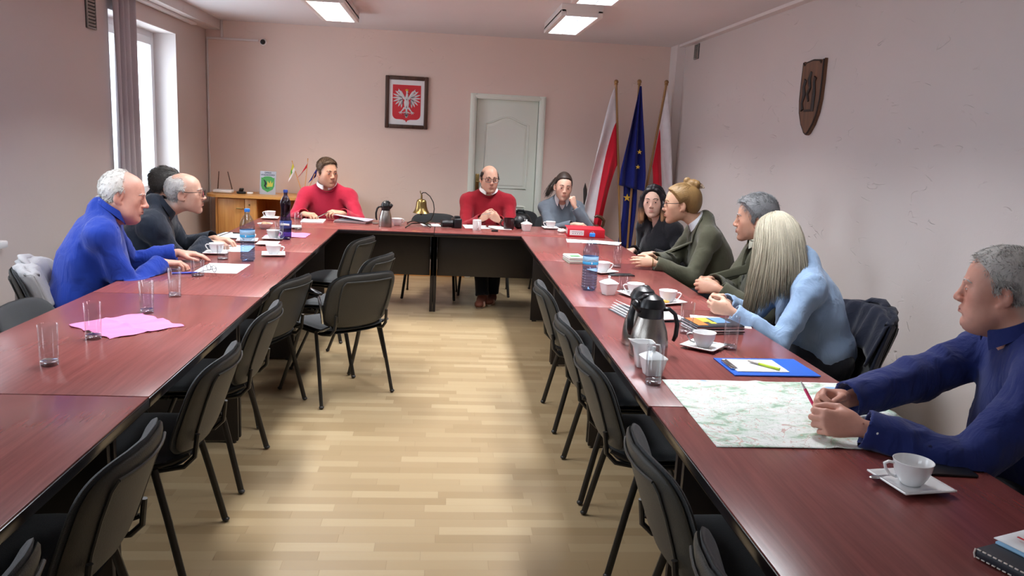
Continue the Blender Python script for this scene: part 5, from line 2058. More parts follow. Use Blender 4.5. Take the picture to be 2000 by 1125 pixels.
    for sg in (-1, 1):
        c = Wh(sg * .0315, .0728, -.001)
        e = MB()
        prof = [(math.sin(x), math.cos(x)) for x in [0, .24, .53, .8, 1.05, 1.3, 1.6, 1.9, 2.2, 2.5, 2.8, PI]]
        prof = [(max(r, 0), z) for r, z in prof]
        prof[-1] = (0, -1)
        R3 = M @ rotm(90 + lk[0], lk[1], 0)
        Me = Matrix([list(R3[0]), list(R3[1]), list(R3[2])]).to_4x4() @ R(-90, 'X')
        X = T(*(c - b0)) @ Me @ S(.0126 * hs, .0126 * hs, .0126 * hs)
        e.lathe(prof[2:][::-1], 18, X, 0)
        e.lathe(prof[1:3][::-1], 18, X, 1)
        e.lathe(prof[0:2][::-1], 18, X, 2)
        e.build('eye', [MT['eyew'], MT[q.get('iris', 'iris')], MT['pupil']], t, angle=0)
        lm = MB()
        sq = 8 if q.get('face', {}).get('squint') else 0
        def lid(u, v, upr):
            ph = math.radians(-84 + 168 * u)
            fr = min(1, abs(ph) / math.radians(66)) ** 2
            edge = (70 + sq + (91 - 70 - sq) * fr) if upr else (109 - sq * .6 - (16 - sq * .6) * fr)
            th = math.radians(edge * v) if upr else math.radians(180 - (180 - edge) * v)
            rr = .0141 * hs
            d_ = np.array([math.sin(th) * math.sin(ph), math.sin(th) * math.cos(ph), math.cos(th)]) * rr
            return tuple(c - b0 + M @ d_)
        for upr in (1, 0):
            lm.slab(lambda u, v: lid(u, .35 + .65 * v, upr), 16, 8, .0012 * hs)
        lm.build('eyelids', mat('eyelid_' + q['label'].split()[0] + str(len(bpy.data.materials)), tuple(int(q.get('skin', 'C99A82')[k:k + 2], 16) * f_ for k, f_ in ((0, .95), (2, .88), (4, .86))), .5), t, angle=0)
        # eyebrow
        eb = MB()
        bp = [(sg * .012, .0915, .0195), (sg * .026, .0905, .0245), (sg * .04, .0815, .0235), (sg * .05, .071, .017)]
        if fem:
            bp = [(x, y, z + .003) for x, y, z in bp]
        eb.tube([tuple(Wh(*x) - b0) for x in bp], [.002 * hs, .0032 * hs * q.get('brow', 1), .0028 * hs, .001 * hs], 6, flat=(.75, 1.0), up=tuple(M[:, 2]))
        eb.build('eyebrow', q['hairm'], t, angle=0)
    # hair
    hair(q, t, H, M, hs, Wh, b0, scalp)
    # clothes
    top_m = q['top']
    G = Fld(lo, hi, q.get('hc', .0075))
    inf = q.get('inf', .012)
    torso(G, inf, arm_inf=q.get('ainf', inf), cuffs=q.get('cuff', .93))
    nd = unit(nbs - C)
    # neck opening
    nk = q.get('open', .03)
    ko = q.get('nko', 1.04)
    un = unit(nd + U * .6)
    G.cone(C + un * .048 * s + Fs * .004, C + un * .27, nr * ko, nr * (ko + .3), .008, op='d')
    v = q.get('vee', 0)
    if v:
        for k in range(6):
            g = k / 5
            pos = C + U * (.06 * s - v * g) + Fs * .16 * s
            G.cone(pos + Fs * .06, pos - Fs * (.10 - .03 * g), nr * (.95 - .78 * g), nr * (.95 - .78 * g), .006, op='d')
    wa = q.get('wr', .011)
    def cl(name, F, m, amp, sc=9, seed=0):
        p, f = F.mesh(.05)
        if amp:
            dw = np.min([np.linalg.norm(p - a_[2], axis=1) for a_ in arms.values()] + [np.linalg.norm(p - nbs, axis=1) * .8], 0)
            wt = smooth((dw - .03) / .1)
            p = p + (wrinkle(p, f, amp, sc, seed) - p) * wt[:, None]
        # garments rest on the table top, they do not sink into it
        rest(p, .003)
        return np_obj(name, p - b0, f, m, t)
    cl(q.get('topname', 'shirt'), G, top_m, wa, q.get('ws', 9), q.get('seed', 0))
    if v and 'inner' in q:
        I = Fld(lo, hi, .0075)
        I.ell(C - U * .17 * s, np.array([.165 * bw, .118 * fat ** .3, .19]) * s + inf - .012, Ms, 0)
        I.ell(P + U * .19 * s + Fp * .035 * fat, np.array([.145 * bw, .115 * fat, .14]) * s + inf - .012, Mt, .05)
        I.cone(shR + Ls * .03, shL - Ls * .03, .056 * s + inf - .012, .056 * s + inf - .012, .05)
        for sh in (shR, shL):
            I.cone(C + U * .05 * s - Fs * .02, sh * .75 + C * .25, .05 * s + inf * .4, .046 * s, .04)
        I.cone(C + un * .045 * s + Fs * .004, C + un * .27, nr * 1.03, nr * 1.3, .006, op='d')
        cl('inner_shirt', I, q['inner'], .002)
        if 'tie' in q:
            tm = MB()
            pts = []
            for g in np.linspace(0, 1, 9):
                o_ = C + U * (.035 * s - (v + .05) * g) + Fs * .35
                pts.append(G_surf(I, o_, -Fs) + Fs * .006 - b0)
            tm.tube([tuple(x) for x in pts], [.017] + [.013 + .018 * g for g in np.linspace(0, 1, 8)], 10, flat=(1, .22), up=tuple(Fs))
            tm.build('necktie', q['tie'], t)
        if q.get('lapel'):
            for sg in (-1, 1):
                pts = []
                for g in np.linspace(-.12, 1.0, 12):
                    wv = nr * (1.15 - .95 * max(g, 0)) + .016
                    o_ = C + U * (.06 * s - v * g) + Ls * sg * wv + Fs * .35
                    pts.append(G_surf(G, o_, -Fs) + Fs * .003 - b0)
                lm = MB()
                lm.tube([tuple(x) for x in pts], [.02, .024, .028, .031, .033, .034, .033, .03, .025, .019, .012, .006], 10, flat=(1, .16), up=tuple(Fs))
                lm.build('lapel', top_m, t, angle=0)
    # collar
    if q.get('collar'):
        cm, spread, hgt = q['collar']
        cb = MB()
        nd = un
        c0 = C + nd * .07 * s + Fs * .004
        A3 = np.stack([Ls, np.cross(unit(nd), Ls), unit(nd)], 1)
        A3[:, 1] = unit(np.cross(A3[:, 2], A3[:, 0]))
        fwd = A3[:, 1] if A3[:, 1] @ Fs > 0 else -A3[:, 1]
        gap = q.get('gap', .32)
        def cf(u, v_):
            th = PI / 2 + gap + (2 * PI - 2 * gap) * u
            fr = abs(u - .5) * 2
            r1 = nr * (1.14 - .02 * fr)
            drop = spread * (.62 + .55 * fr ** 3)
            if v_ < .45:
                w_ = v_ / .45
                r, z = r1 + .003, -.012 + (hgt + .012) * w_
            else:
                w_ = (v_ - .45) / .55
                r, z = r1 + .005 + (.010 + .013 * fr ** 2) * w_ ** .8, hgt - drop * w_
            pnt = c0 + Ls * (r * 1.02 * math.cos(th)) + fwd * (r * math.sin(th) + .004) + unit(nd) * (z - .012 * fr ** 2)
            return tuple(pnt - b0)
        cb.slab(cf, 60, 12, .003)
        cb.build('collar', cm, t, angle=60)
    if q.get('crew'):
        cb = MB()
        n_ = 40
        pts = []
        for i in range(n_):
            th = 2 * PI * i / n_
            o_ = C + U * (.052 * s - .030 * (math.sin(th) > 0) * math.sin(th)) + Ls * (nr * 1.17 * math.cos(th)) + Fs * (nr * 1.2 * math.sin(th) + .004)
            pts.append(tuple(o_ - b0))
        cb.tube(pts, .0075, 8, True, flat=(1.2, 1))
        cb.build('ribbed_neckband', top_m, t, angle=0)
    # trousers, shoes
    K = Fld(lo, hi, .009)
    leg(K, .010, 1)
    cl('trousers', K, q.get('trou', MT['trous']), .008, 8, 3)
    for sd, (hip, kn, an) in legs.items():
        fd = unit(Fw + L * q.get('toe', .12) * (1 if sd == 'L' else -1))
        if 'footdir' in q:
            fd = unit(q['footdir'])
        lf = np.cross(np.array([0, 0, 1]), fd)
        g0 = np.array([an[0], an[1], 0])
        Sh = Fld(g0 - .3, g0 + np.array([.3, .3, .2]), .006)
        Ml = np.stack([lf, fd, np.array([0, 0, 1])], 1)
        Sh.ell(g0 + fd * .02 + np.array([0, 0, .045]), (.042, .09, .042), Ml, 0)
        Sh.ell(g0 + fd * .12 + np.array([0, 0, .036]), (.047, .095, .034), Ml, .03)
        Sh.cone(g0 + np.array([0, 0, .05]), g0 + np.array([0, 0, .1]) - fd * .01, .046, .044, .03, cut=1)
        def pl(X, Y, Z):
            return (Z - .012) + 0 * X + 0 * Y
        Sh.put(pl, g0 - .3, g0 + np.array([.3, .3, .02]), 0, 'd')
        p_, f_ = Sh.mesh(.05)
        so = np_obj('shoe', p_ - b0, f_, q.get('shoem', MT['shoeb']), t)
        sm = MB()
        sm.loft([[tuple(g0 - b0 + fd * (.055 + y * (.135 + e)) + lf * x * (.040 + e) + np.array([0, 0, z])) for x, y in [(math.cos(w) * (1 - .18 * (math.sin(w) < 0)), math.sin(w)) for w in np.linspace(0, 2 * PI, 28, endpoint=False)]] for z, e in ((0, 0), (.004, .003), (.016, .003))])
        sm.build('shoe_sole', q.get('solem', MT['shoeb']), t)
    # spectacles worn on the nose
    if q.get('specs'):
        gm = MB()
        r_, hh, kind = q['specs']
        lens = []
        for sg in (-1, 1):
            pts = []
            for i in range(24):
                w = 2 * PI * i / 24
                nn = 3.2
                x = math.copysign(abs(math.cos(w)) ** (2 / nn), math.cos(w)) * r_
                z = math.copysign(abs(math.sin(w)) ** (2 / nn), math.sin(w)) * hh
                pts.append((sg * .034 + x, .1045 - .12 * (abs(x + sg * .034)) ** 1.6, -.002 + z))
            gm.tube([tuple(Wh(*x) - b0) for x in pts], .0019 * hs, 6, True)
            gm.tube([tuple(Wh(*x) - b0) for x in ((sg * (.034 + r_), .099, .006), (sg * .074, .085, .008), (sg * .0795, .03, .008), (sg * .0795, -.01, .012), (sg * .078, -.03, -.004))], .0018 * hs, 6)
            lens.append([tuple(Wh(*x) - b0) for x in pts])
        gm.tube([tuple(Wh(*x) - b0) for x in ((-.034 + r_, .1045, .003), (0, .108, .006), (.034 - r_, .1045, .003))], .0018 * hs, 6)
        go = gm.build('eyeglasses', q.get('framem', MT['frame']), t)
        for ln in lens:
            lm = MB()
            lm.add(ln, [list(range(len(ln)))])
            lm.build('lens', MT['lens'], go, smooth=False)
    return dict(t=t, b0=b0, tips=tips, G=G, C=C, U=U, Fs=Fs, Ls=Ls, arms=arms, Wh=Wh, s=s, hs=hs, M=M, H=H)


def G_surf(F, o, d):
    return F.surf(o, d)


def hair(q, t, H, M, hs, Wh, b0, scalp):
    o = q['hair']
    F = Fld(H - .3, H + .26, q.get('hh', .004))
    zs = np.array([-.14, -.1, -.07, -.03, 0, .03, .055, .085, .13])
    yl = np.array(o['line'])
    c1, r1 = np.array([0, -.014, .03]), np.array([.0745, .094, .086])
    c2, r2 = np.array([0, .036, .036]), np.array([.06, .048, .058])
    ridge = o.get('rough', .002)
    def fn(X, Y, Z):
        x, y, z = X - H[0], Y - H[1], Z - H[2]
        q_ = [(x * M[0, i] + y * M[1, i] + z * M[2, i]) / hs for i in range(3)]
        def ed(c, r):
            w = [(q_[i] - c[i]) for i in range(3)]
            k0 = np.sqrt(sum((w[i] / r[i]) ** 2 for i in range(3)))
            k1 = np.sqrt(sum((w[i] / r[i] ** 2) ** 2 for i in range(3))) + 1e-6
            return k0 * (k0 - 1) / k1
        d1, d2 = ed(c1, r1), ed(c2, r2)
        e = np.maximum(.02 - np.abs(d1 - d2), 0) / .02
        d = np.minimum(d1, d2) - e * e * .005
        front = np.interp(q_[2], zs, yl)
        m = smooth((front - q_[1]) / .03 + .25)
        m = m * smooth((q_[2] - o.get('nape', -.085)) / .012)
        if 'bald' in o:
            zb, yb = o['bald']
            m = m * (1 - smooth((q_[2] - zb) / .03) * smooth((q_[1] - yb) / .03))
        th = o['side'] + (o['top'] - o['side']) * smooth((q_[2] - .02) / .07)
        if 'crown' in o:
            th = th + o['crown'] * np.exp(-((q_[1] + .02) / .05) ** 2 - ((q_[2] - .11) / .05) ** 2 - (q_[0] / .05) ** 2)
        a = np.arctan2(q_[0], q_[2] + .0)
        st = np.sin(a * 60 + 5 * np.sin(q_[1] * 60)) * .5 + np.sin(a * 83 + q_[1] * 130) * .3 + np.sin(q_[1] * 210 + a * 9) * .25
        th = th * m ** 1.5 - .006 * (1 - smooth(m * 6)) + ridge * st * m
        return (d - th) * hs
    F.put(fn, H - .2, H + .2)
    ex = o.get('extra')
    if ex:
        for kind, *a in ex:
            if kind == 'e':
                c, r, k = a
                F.ell(Wh(*c), np.array(r) * hs, M, k)
            else:
                pts, rs, k = a
                F.chain([Wh(*x) for x in pts], [x * hs for x in rs], k)
    p, f = F.mesh(.0)
    hm = np_obj('hair', p - b0, f, q['hairm'], t)
    nsh = o.get('short', 0)
    if nsh and len(scalp[0]):
        mb = MB()
        rg = random.Random(9)
        for i in range(nsh):
            k = rg.randrange(len(scalp[0]))
            P0, N0 = scalp[0][k], scalp[1][k]
            jv = np.array([rg.gauss(0, .005) for _ in range(3)]) * hs
            P0 = P0 + jv - N0 * (jv @ N0)
            lp = (P0 - H) @ M / hs
            # comb: over the crown to the back, down at the sides
            top = float(smooth(np.array((lp[2] - .03) / .05)))
            cd = o.get('comb', (.15, -.8, .0))
            fl = np.array([cd[0] * top, cd[1] * top - .35 * (1 - top), -(1 - top) + cd[2] * top])
            if 'pull' in o:
                fl = np.array(o['pull']) - lp
                fl = fl / np.linalg.norm(fl)
            fl = M @ fl + np.array([rg.gauss(0, .12 if 'pull' in o else .3) for _ in range(3)])
            th = (o['side'] + (o['top'] - o['side']) * top) * hs
            ln = max(.008, th * o.get('len', 1.9)) * rg.uniform(.6, 1.15)
            fl = fl - N0 * (fl @ N0)
            fl = fl / (np.linalg.norm(fl) + 1e-9)
            if 'pull' in o:
                pu = np.array(o['pull']) + np.array([rg.gauss(0, .010) for _ in range(3)])
                pts = []
                uu = rg.uniform(.55, 1)
                for j in range(8):
                    w = j / 7 * uu
                    ps = lp * (1 - w) + pu * w
                    qq = (ps - c1) / r1
                    nn = np.linalg.norm(qq)
                    mn = 1 + (th / hs * .75 + .004 * (i % 3 == 0)) / .08
                    if nn < mn and w < .97:
                        qq *= mn / nn
                    ps = c1 + qq * r1
                    pts.append(tuple(Wh(*ps) - b0))
                r_ = o.get('sr', .0011)
                mb.tube(pts, [r_ * .4] + [r_] * 6 + [r_ * .4], 3)
                continue
            a0 = P0 + N0 * (th * .8 * scalp[2][k] ** 2)
            a1 = a0 + fl * ln * .5 + N0 * (th * .35 + .001)
            a2 = a0 + fl * ln + N0 * (th * rg.uniform(.2, .6) + .001)
            r_ = o.get('sr', .0011)
            mb.tube([tuple(a0 - b0), tuple(a1 - b0), tuple(a2 - b0)], [r_, r_, r_ * .3], 3)
        mb.build('hair_tufts', q['hairm'], t, angle=0)
    for sheet_, n, r_, jit in o.get('sheets', ()):
        mb = MB()
        rg = random.Random(17)
        ng = len(sheet_)
        for i in range(n):
            g = rg.uniform(0, ng - 1.0001)
            k, w = int(g), g - int(g)
            gd = [[sheet_[k][j][c] * (1 - w) + sheet_[k + 1][j][c] * w for c in range(3)] for j in range(len(sheet_[0]))]
            ph, am = rg.uniform(0, 6), rg.gauss(0, 1)
            jx = [rg.gauss(0, 1) for _ in range(3)]
            dep = rg.uniform(.97, 1.08)
            ll = rg.uniform(.8, 1.0)
            pts = []
            for j in range(12):
                u = j / 11 * (len(gd) - 1) * ll
                q0 = min(int(u), len(gd) - 2)
                f_ = u - q0
                # smooth (Catmull-Rom) run through the guide points
                A_, B_, C_, D_ = gd[max(q0 - 1, 0)], gd[q0], gd[q0 + 1], gd[min(q0 + 2, len(gd) - 1)]
                pt = [.5 * (2 * B_[c] + (C_[c] - A_[c]) * f_ + (2 * A_[c] - 5 * B_[c] + 4 * C_[c] - D_[c]) * f_ * f_ + (3 * B_[c] - A_[c] - 3 * C_[c] + D_[c]) * f_ ** 3) for c in range(3)]
                e = j / 11
                pt = [pt[0] * dep + jx[0] * jit * (.3 + e) + .004 * am * math.sin(e * 7 + ph) * e, pt[1] * dep + jx[1] * jit * (.3 + e) + .004 * math.sin(e * 6 + ph * 2) * e, pt[2] + jx[2] * jit * .3]
                pts.append(tuple(Wh(*pt) - b0))
            rr = r_ * rg.uniform(.7, 1.25)
            mb.tube(pts, [rr] * 9 + [rr * .8, rr * .5, rr * .15], 3)
        mb.build('hair_strands', q['hairm'], t, angle=0)
    sd = o.get('strands')
    if sd:
        mb = MB()
        rg = random.Random(5)
        for guide, spread, n, r in sd:
            for i in range(n):
                dx = [rg.gauss(0, 1) for _ in range(3)]
                ph = rg.uniform(0, 6)
                pts = []
                m_ = len(guide)
                ll = rg.uniform(.82, 1.0)
                for j in range(9):
                    u = j / 8 * (m_ - 1) * ll
                    k = min(int(u), m_ - 2)
                    w = u - k
                    g = [guide[k][c] * (1 - w) + guide[k + 1][c] * w for c in range(3)]
                    sp = spread[0] + (spread[1] - spread[0]) * j / 8
                    wv = .003 * math.sin(j * .9 + ph) * (j / 8)
                    pts.append(tuple(Wh(*(g[c] + dx[c] * sp * (1, 1, .35)[c] + wv for c in range(3))) - b0))
                rr = r * rg.uniform(.7, 1.2)
                mb.tube(pts, [rr * .6, rr, rr, rr, rr, rr, rr * .8, rr * .55, rr * .15], 6, flat=o.get('flat', (1.3, .6)), up=tuple(unit(Wh(*[g + d_ * .3 for g, d_ in zip(guide[1], dx)]) - Wh(0, -.02, guide[1][2]))) if 'flat' in o else None)
        mb.build('hair_strands', q['hairm'], t, angle=0)


# ------------------------------------------------------------------ the eleven people
SHORT = [-.09, -.077, -.058, -.032, .008, .026, .042, .076, .2]
HM = {
    'white': hairmat('white_grey_hair', 'D2CEC8'), 'grey': hairmat('iron_grey_hair', '85878A'), 'sgrey': hairmat('silver_hair', 'B9B6B2'), 'brown': hairmat('short_brown_hair', '5B4636'),
    'dark': hairmat('dark_brown_hair', '30241E'), 'black': hairmat('black_to_caramel_hair', '17131A', 'A87E5C', zsplit=(1.07, 1.0)), 'bun': hairmat('honey_brown_hair', '8A6C42'),
    'blond': hairmat('ash_blonde_hair', 'C2BBA8', '9F937C', zsplit=(1.1, .85)), 'dgrey': hairmat('dark_grey_hair', '4A4846')}
OLIVE = cloth('olive_uniform_cloth', '4B4B3C', fold=.25)
PEOPLE = {}

PEOPLE['blue'] = person(dict(
    label='man with white hair in a bright blue shirt, leaning on the left table arm', P=(-1.96, 4.43, .56), C=(-1.83, 4.46, 1.035), H=(-1.725, 4.5, 1.172), yaw=8, head=(12, 10, -3),
    s=1.08, hs=1.12, sw=.19, bw=1.08, fat=1.25, tw=12, R=dict(w=(-1.56, 4.56, .80), D=(1, .42, -.08), N=(.1, 0, -1), curl=[22, 28, 32, 36], thumb=.3, pole=(-.1, -.8, -.8)),
    L=dict(w=(-1.585, 4.93, .80), D=(1, .25, -.08), N=(.1, 0, -1), curl=[12, 14, 18, 20], thumb=.2, pole=(-.2, .6, -.9)),
    skin='CE9A88', blush=.55, face=dict(jowl=1, nose=1.2, jaw=1.08, ear=1.1, squint=1), hairm=HM['white'], hair=dict(line=[-.09, -.079, -.062, -.04, -.010, -.004, -.004, -.008, -.01], side=.009, top=.008, bald=(.11, -.04), rough=.0008, short=2600, len=1.9), scalp='CFC0B6', brow=.7,
    top=cloth('bright_blue_shirt', '1B3896', fold=.5, var=.08), inf=.016, wr=.016, cuff=.94, collar=(bpy.data.materials['bright_blue_shirt'], .045, .035), gap=.4, neck=.064, iris='iris', h=.004))
PEOPLE['old'] = person(dict(
    label='old bald-topped man in spectacles and a dark navy jacket, seated beyond the blue-shirted man', P=(-2.0, 5.3, .56), C=(-1.845, 5.32, .985), H=(-1.665, 5.35, 1.128), yaw=5, head=(8, -2, 0),
    s=1.04, hs=1.1, sw=.185, fat=1.1, tw=8, R=dict(w=(-1.55, 5.42, .80), D=(1, .35, -.08), N=(0, 0, -1), curl=[30, 34, 38, 40], pole=(-.1, -.7, -.8)),
    L=dict(w=(-1.56, 5.62, .80), D=(1, -.1, -.05), N=(0, 0, -1), curl=[24] * 4, pole=(-.2, .7, -.8)),
    skin='C39A86', blush=.4, face=dict(nose=1.1, ear=1.15, jaw=.95), hairm=HM['sgrey'], hair=dict(line=[-.09, -.079, -.062, -.042, -.012, -.002, .004, -.002, -.02], side=.008, top=.006, bald=(.062, -.088), rough=.0006, short=2000, len=2.4), scalp='BDB0A8', brow=.8,
    top=cloth('dark_navy_jacket_cloth', '1D2430', fold=.45), topname='jacket', inf=.022, wr=.018, cuff=.95, collar=(bpy.data.materials['dark_navy_jacket_cloth'], .05, .045), gap=.5, specs=(.026, .019, 0), neck=.054))
PEOPLE['hidden'] = person(dict(
    label='man showing only the back of his dark grey hair behind the old man in spectacles', P=(-2.1, 5.98, .56), C=(-2.06, 5.98, .975), H=(-2.0, 6.0, 1.118), yaw=10, head=(25, 5, 0),
    s=1.0, hs=1.06, sw=.18, R=dict(w=(-1.68, 5.85, .70), D=(1, .2, -.3), N=(0, 0, -1)), L=dict(w=(-1.68, 6.1, .70), D=(1, -.2, -.3), N=(0, 0, -1)),
    hairm=HM['dgrey'], hair=dict(line=SHORT, side=.010, top=.016, rough=.001, short=2200), scalp='4A4846', top=MT['jacketn'], inf=.015, h=.006))
PEOPLE['young'] = person(dict(
    label='young man with cropped hair in a pinkish red sweater and white collar', P=(-1.13, 8.07, .56), C=(-1.12, 7.93, .99), H=(-1.118, 7.86, 1.168), yaw=-90, head=(-52, 2, 0),
    s=1.06, hs=1.13, sw=.2, bw=1.0, R=dict(w=(-1.275, 7.50, .80), D=(.85, -.5, .0), N=(.2, .1, -1), curl=[35, 40, 45, 50], thumb=.6, pole=(-.55, .2, -.7)),
    L=dict(w=(-.93, 7.53, .815), D=(-.85, -.5, .15), N=(-.3, .3, -1), curl=[30, 38, 45, 50], thumb=.6, pole=(.55, .2, -.7)),
    skin='C79A82', blush=.4, beard=.12, face=dict(nose=1.0, jaw=1.05), hairm=HM['brown'], scalp='6E5444', hair=dict(line=SHORT, side=.003, top=.013, rough=.0006, short=6500, len=1.5, comb=(.25, .6, .5), sr=.0009),
    top=cloth('pinkish_red_knit', 'AE2440', fold=.3, bump=.5), topname='sweater', inf=.014, wr=.010, cuff=.97, collar=(MT['shirtw'], .034, .034), gap=.25, crew=1, neck=.062, h=.0045))
PEOPLE['bald'] = person(dict(
    label='bald man in glasses and a deep red sweater, hands clasped at the head table', P=(.445, 8.05, .56), C=(.447, 7.94, 1.0), H=(.447, 7.87, 1.178), yaw=-90, head=(-80, 3, 0),
    s=1.04, hs=1.1, sw=.195, bw=1.0, R=dict(w=(.375, 7.565, .812), D=(.5, -.55, .55), N=(.85, .3, .25), curl=[38, 55, 60, 65], thumb=.7, pole=(-.5, .3, -.8)),
    L=dict(w=(.53, 7.555, .808), D=(-.6, -.45, .42), N=(-.7, .35, .35), curl=[60, 62, 64, 66], thumb=.6, pole=(.5, .3, -.8)),
    feet=[(.40, 7.45, .095), (.5, 7.6, .09)], footdir=(-.22, -1, 0), shoem=MT['shoe'], solem=MT['sole'],
    skin='C99D88', blush=.4, face=dict(nose=1.05, jaw=1.0), hairm=HM['dark'], scalp='6A5344', hair=dict(line=SHORT, side=.004, top=.003, bald=(.035, -.088), rough=.0004, short=1500, len=2.5),
    top=cloth('deep_red_knit', '901726', fold=.3, bump=.5), topname='sweater', inf=.014, wr=.010, cuff=.97, collar=(MT['shirtw'], .034, .032), gap=.3, crew=1, specs=(.0265, .019, 0), neck=.06))
PEOPLE['pony'] = person(dict(
    label='woman with a dark ponytail in a grey pullover, chin on her fist', P=(1.2, 8.06, .55), C=(1.185, 7.95, .965), H=(1.18, 7.86, 1.13), yaw=-92, head=(-88, 4, -4),
    s=1.0, hs=1.08, sw=.17, bw=1.06, fat=1.1, fem=1, bust=1.15, R=dict(w=(1.27, 7.585, .795), D=(.9, -.1, 0), N=(0, .2, -1), curl=[30] * 4, pole=(-.7, .3, -.6)),
    L=dict(w=(1.272, 7.70, .965), D=(-.25, .12, 1), N=(-.45, .85, -.2), curl=[85, 88, 90, 92], thumb=.9, pole=(.7, -.05, -1)),
    skin='CFA792', blush=.4, face=dict(fem=1), hairm=HM['dark'], iris='irisb', lips='B0554E',
    hair=dict(line=[-.08, -.066, -.05, -.028, .0, .022, .040, .072, .2], side=.005, top=.009, crown=.02, rough=.001, short=1500, len=2.6, sr=.0009, pull=(0, -.1, .085), nape=-.09, extra=[('c', [(.0, -.1, .085), (.04, -.12, .04), (.09, -.10, -.03), (.125, -.07, -.10)], [.03, .034, .026, .008], .01)],
              strands=[([(0, -.1, .085), (.045, -.13, .04), (.1, -.10, -.04), (.14, -.06, -.13)], (.014, .016), 300, .0013)]),
    top=cloth('grey_blue_pullover', '5C646E', fold=.35, bump=.4), topname='pullover', inf=.013, wr=.012, cuff=.88, collar=(MT['shirtw'], .075, .03), gap=.5, vee=.09, inner=MT['shirtw'], neck=.05, look=(-3, 0)))
PEOPLE['black'] = person(dict(
    label='woman with long dark hair in a black blouse beside the flags', P=(1.93, 6.6, .55), C=(1.83, 6.6, .945), H=(1.752, 6.565, 1.118), yaw=212, head=(246, 2, 3),
    s=1.0, hs=1.08, sw=.17, fem=1, R=dict(w=(1.62, 6.58, .70), D=(-1, -.3, -.1), N=(0, 0, -1), pole=(.2, .6, -1)), L=dict(w=(1.72, 6.33, .71), D=(-1, .1, -.1), N=(0, 0, -1), pole=(.2, -.6, -1)),
    skin='D3AE9C', blush=.3, face=dict(fem=1), hairm=HM['black'], iris='irisb', lips='B4565A',
    hair=dict(line=[-.03, -.01, .0, .01, .02, .032, .045, .076, .2], side=.012, top=.012, rough=.002, nape=-.2, extra=[('c', [(-.035, .055, .085), (-.075, .035, .03), (-.082, .03, -.05), (-.08, .035, -.14)], [.014, .02, .022, .016], .02), ('c', [(.035, .055, .085), (.075, .035, .03), (.082, .03, -.05), (.08, .035, -.14)], [.014, .02, .022, .016], .02), ('c', [(0, -.08, .03), (0, -.085, -.06), (0, -.07, -.15)], [.06, .065, .05], .03)],
              sheets=[([[(0, .072, .098), (sg * .04, .066, .082), (sg * .074, .05, .02), (sg * .086, .04, -.06), (sg * .084, .045, -.13), (sg * .078, .05, -.175)],
                        [(0, .04, .122), (sg * .05, .03, .1), (sg * .088, .02, .02), (sg * .1, .02, -.06), (sg * .098, .025, -.13), (sg * .09, .03, -.18)],
                        [(0, .0, .132), (sg * .05, -.03, .11), (sg * .088, -.05, .02), (sg * .098, -.06, -.06), (sg * .095, -.05, -.13), (sg * .09, -.045, -.18)],
                        [(0, -.04, .13), (sg * .03, -.09, .09), (sg * .03, -.12, .02), (sg * .03, -.125, -.06), (sg * .03, -.12, -.13), (sg * .03, -.115, -.18)]], 900, .0012, .004) for sg in (-1, 1)]),
    top=cloth('black_blouse_cloth', '14141A', fold=.4), topname='blouse', inf=.014, wr=.014, vee=.12, cuff=.95, neck=.046))
PEOPLE['bun'] = person(dict(
    label='woman with a hair bun and glasses in an olive uniform jacket', P=(2.0, 5.5, .56), C=(1.845, 5.5, 1.015), H=(1.672, 5.53, 1.18), yaw=182, head=(166, 4, 0),
    s=1.06, hs=1.14, sw=.18, fem=1, tw=-6, L=dict(w=(1.43, 5.215, .80), D=(-1, .12, .03), N=(.05, .9, -.35), curl=[14, 16, 18, 22], thumb=.35, pole=(.3, -.45, -1)),
    R=dict(w=(1.47, 5.36, .805), D=(-1, -.35, .05), N=(0, -.9, -.4), curl=[14, 16, 18, 22], thumb=.35, pole=(.2, .6, -.9)),
    skin='C9A086', blush=.45, face=dict(fem=1, nose=.95), hairm=HM['bun'], lips='B25650',
    hair=dict(line=[-.08, -.066, -.05, -.026, .004, .022, .038, .068, .2], side=.009, top=.014, rough=.0012, short=1800, len=2.6, comb=(0, -1, .3), nape=-.085, extra=[('e', (0, -.078, .02), (.07, .055, .085), .03), ('e', (0, -.075, .122), (.032, .036, .03), .012), ('e', (.01, -.04, .138), (.018, .024, .026), .006), ('e', (-.012, -.098, .118), (.026, .022, .026), .006)],
              pull=(0, -.075, .11), strands=[([(.0, -.075, .125), (.03, -.1, .12), (.0, -.115, .1), (-.02, -.09, .09)], (.010, .008), 26, .003)]),
    top=OLIVE, topname='uniform_jacket', inf=.016, wr=.010, cuff=.95, collar=(cloth('pale_blue_shirt_cotton', 'D5DCE2', fold=.1), .05, .034), gap=.35, vee=.25, inner=bpy.data.materials['pale_blue_shirt_cotton'], tie=cloth('dark_olive_tie', '2C2D24', fold=.1), lapel=1, specs=(.025, .018, 0), neck=.046, h=.004, nko=1.3, drop=.045))
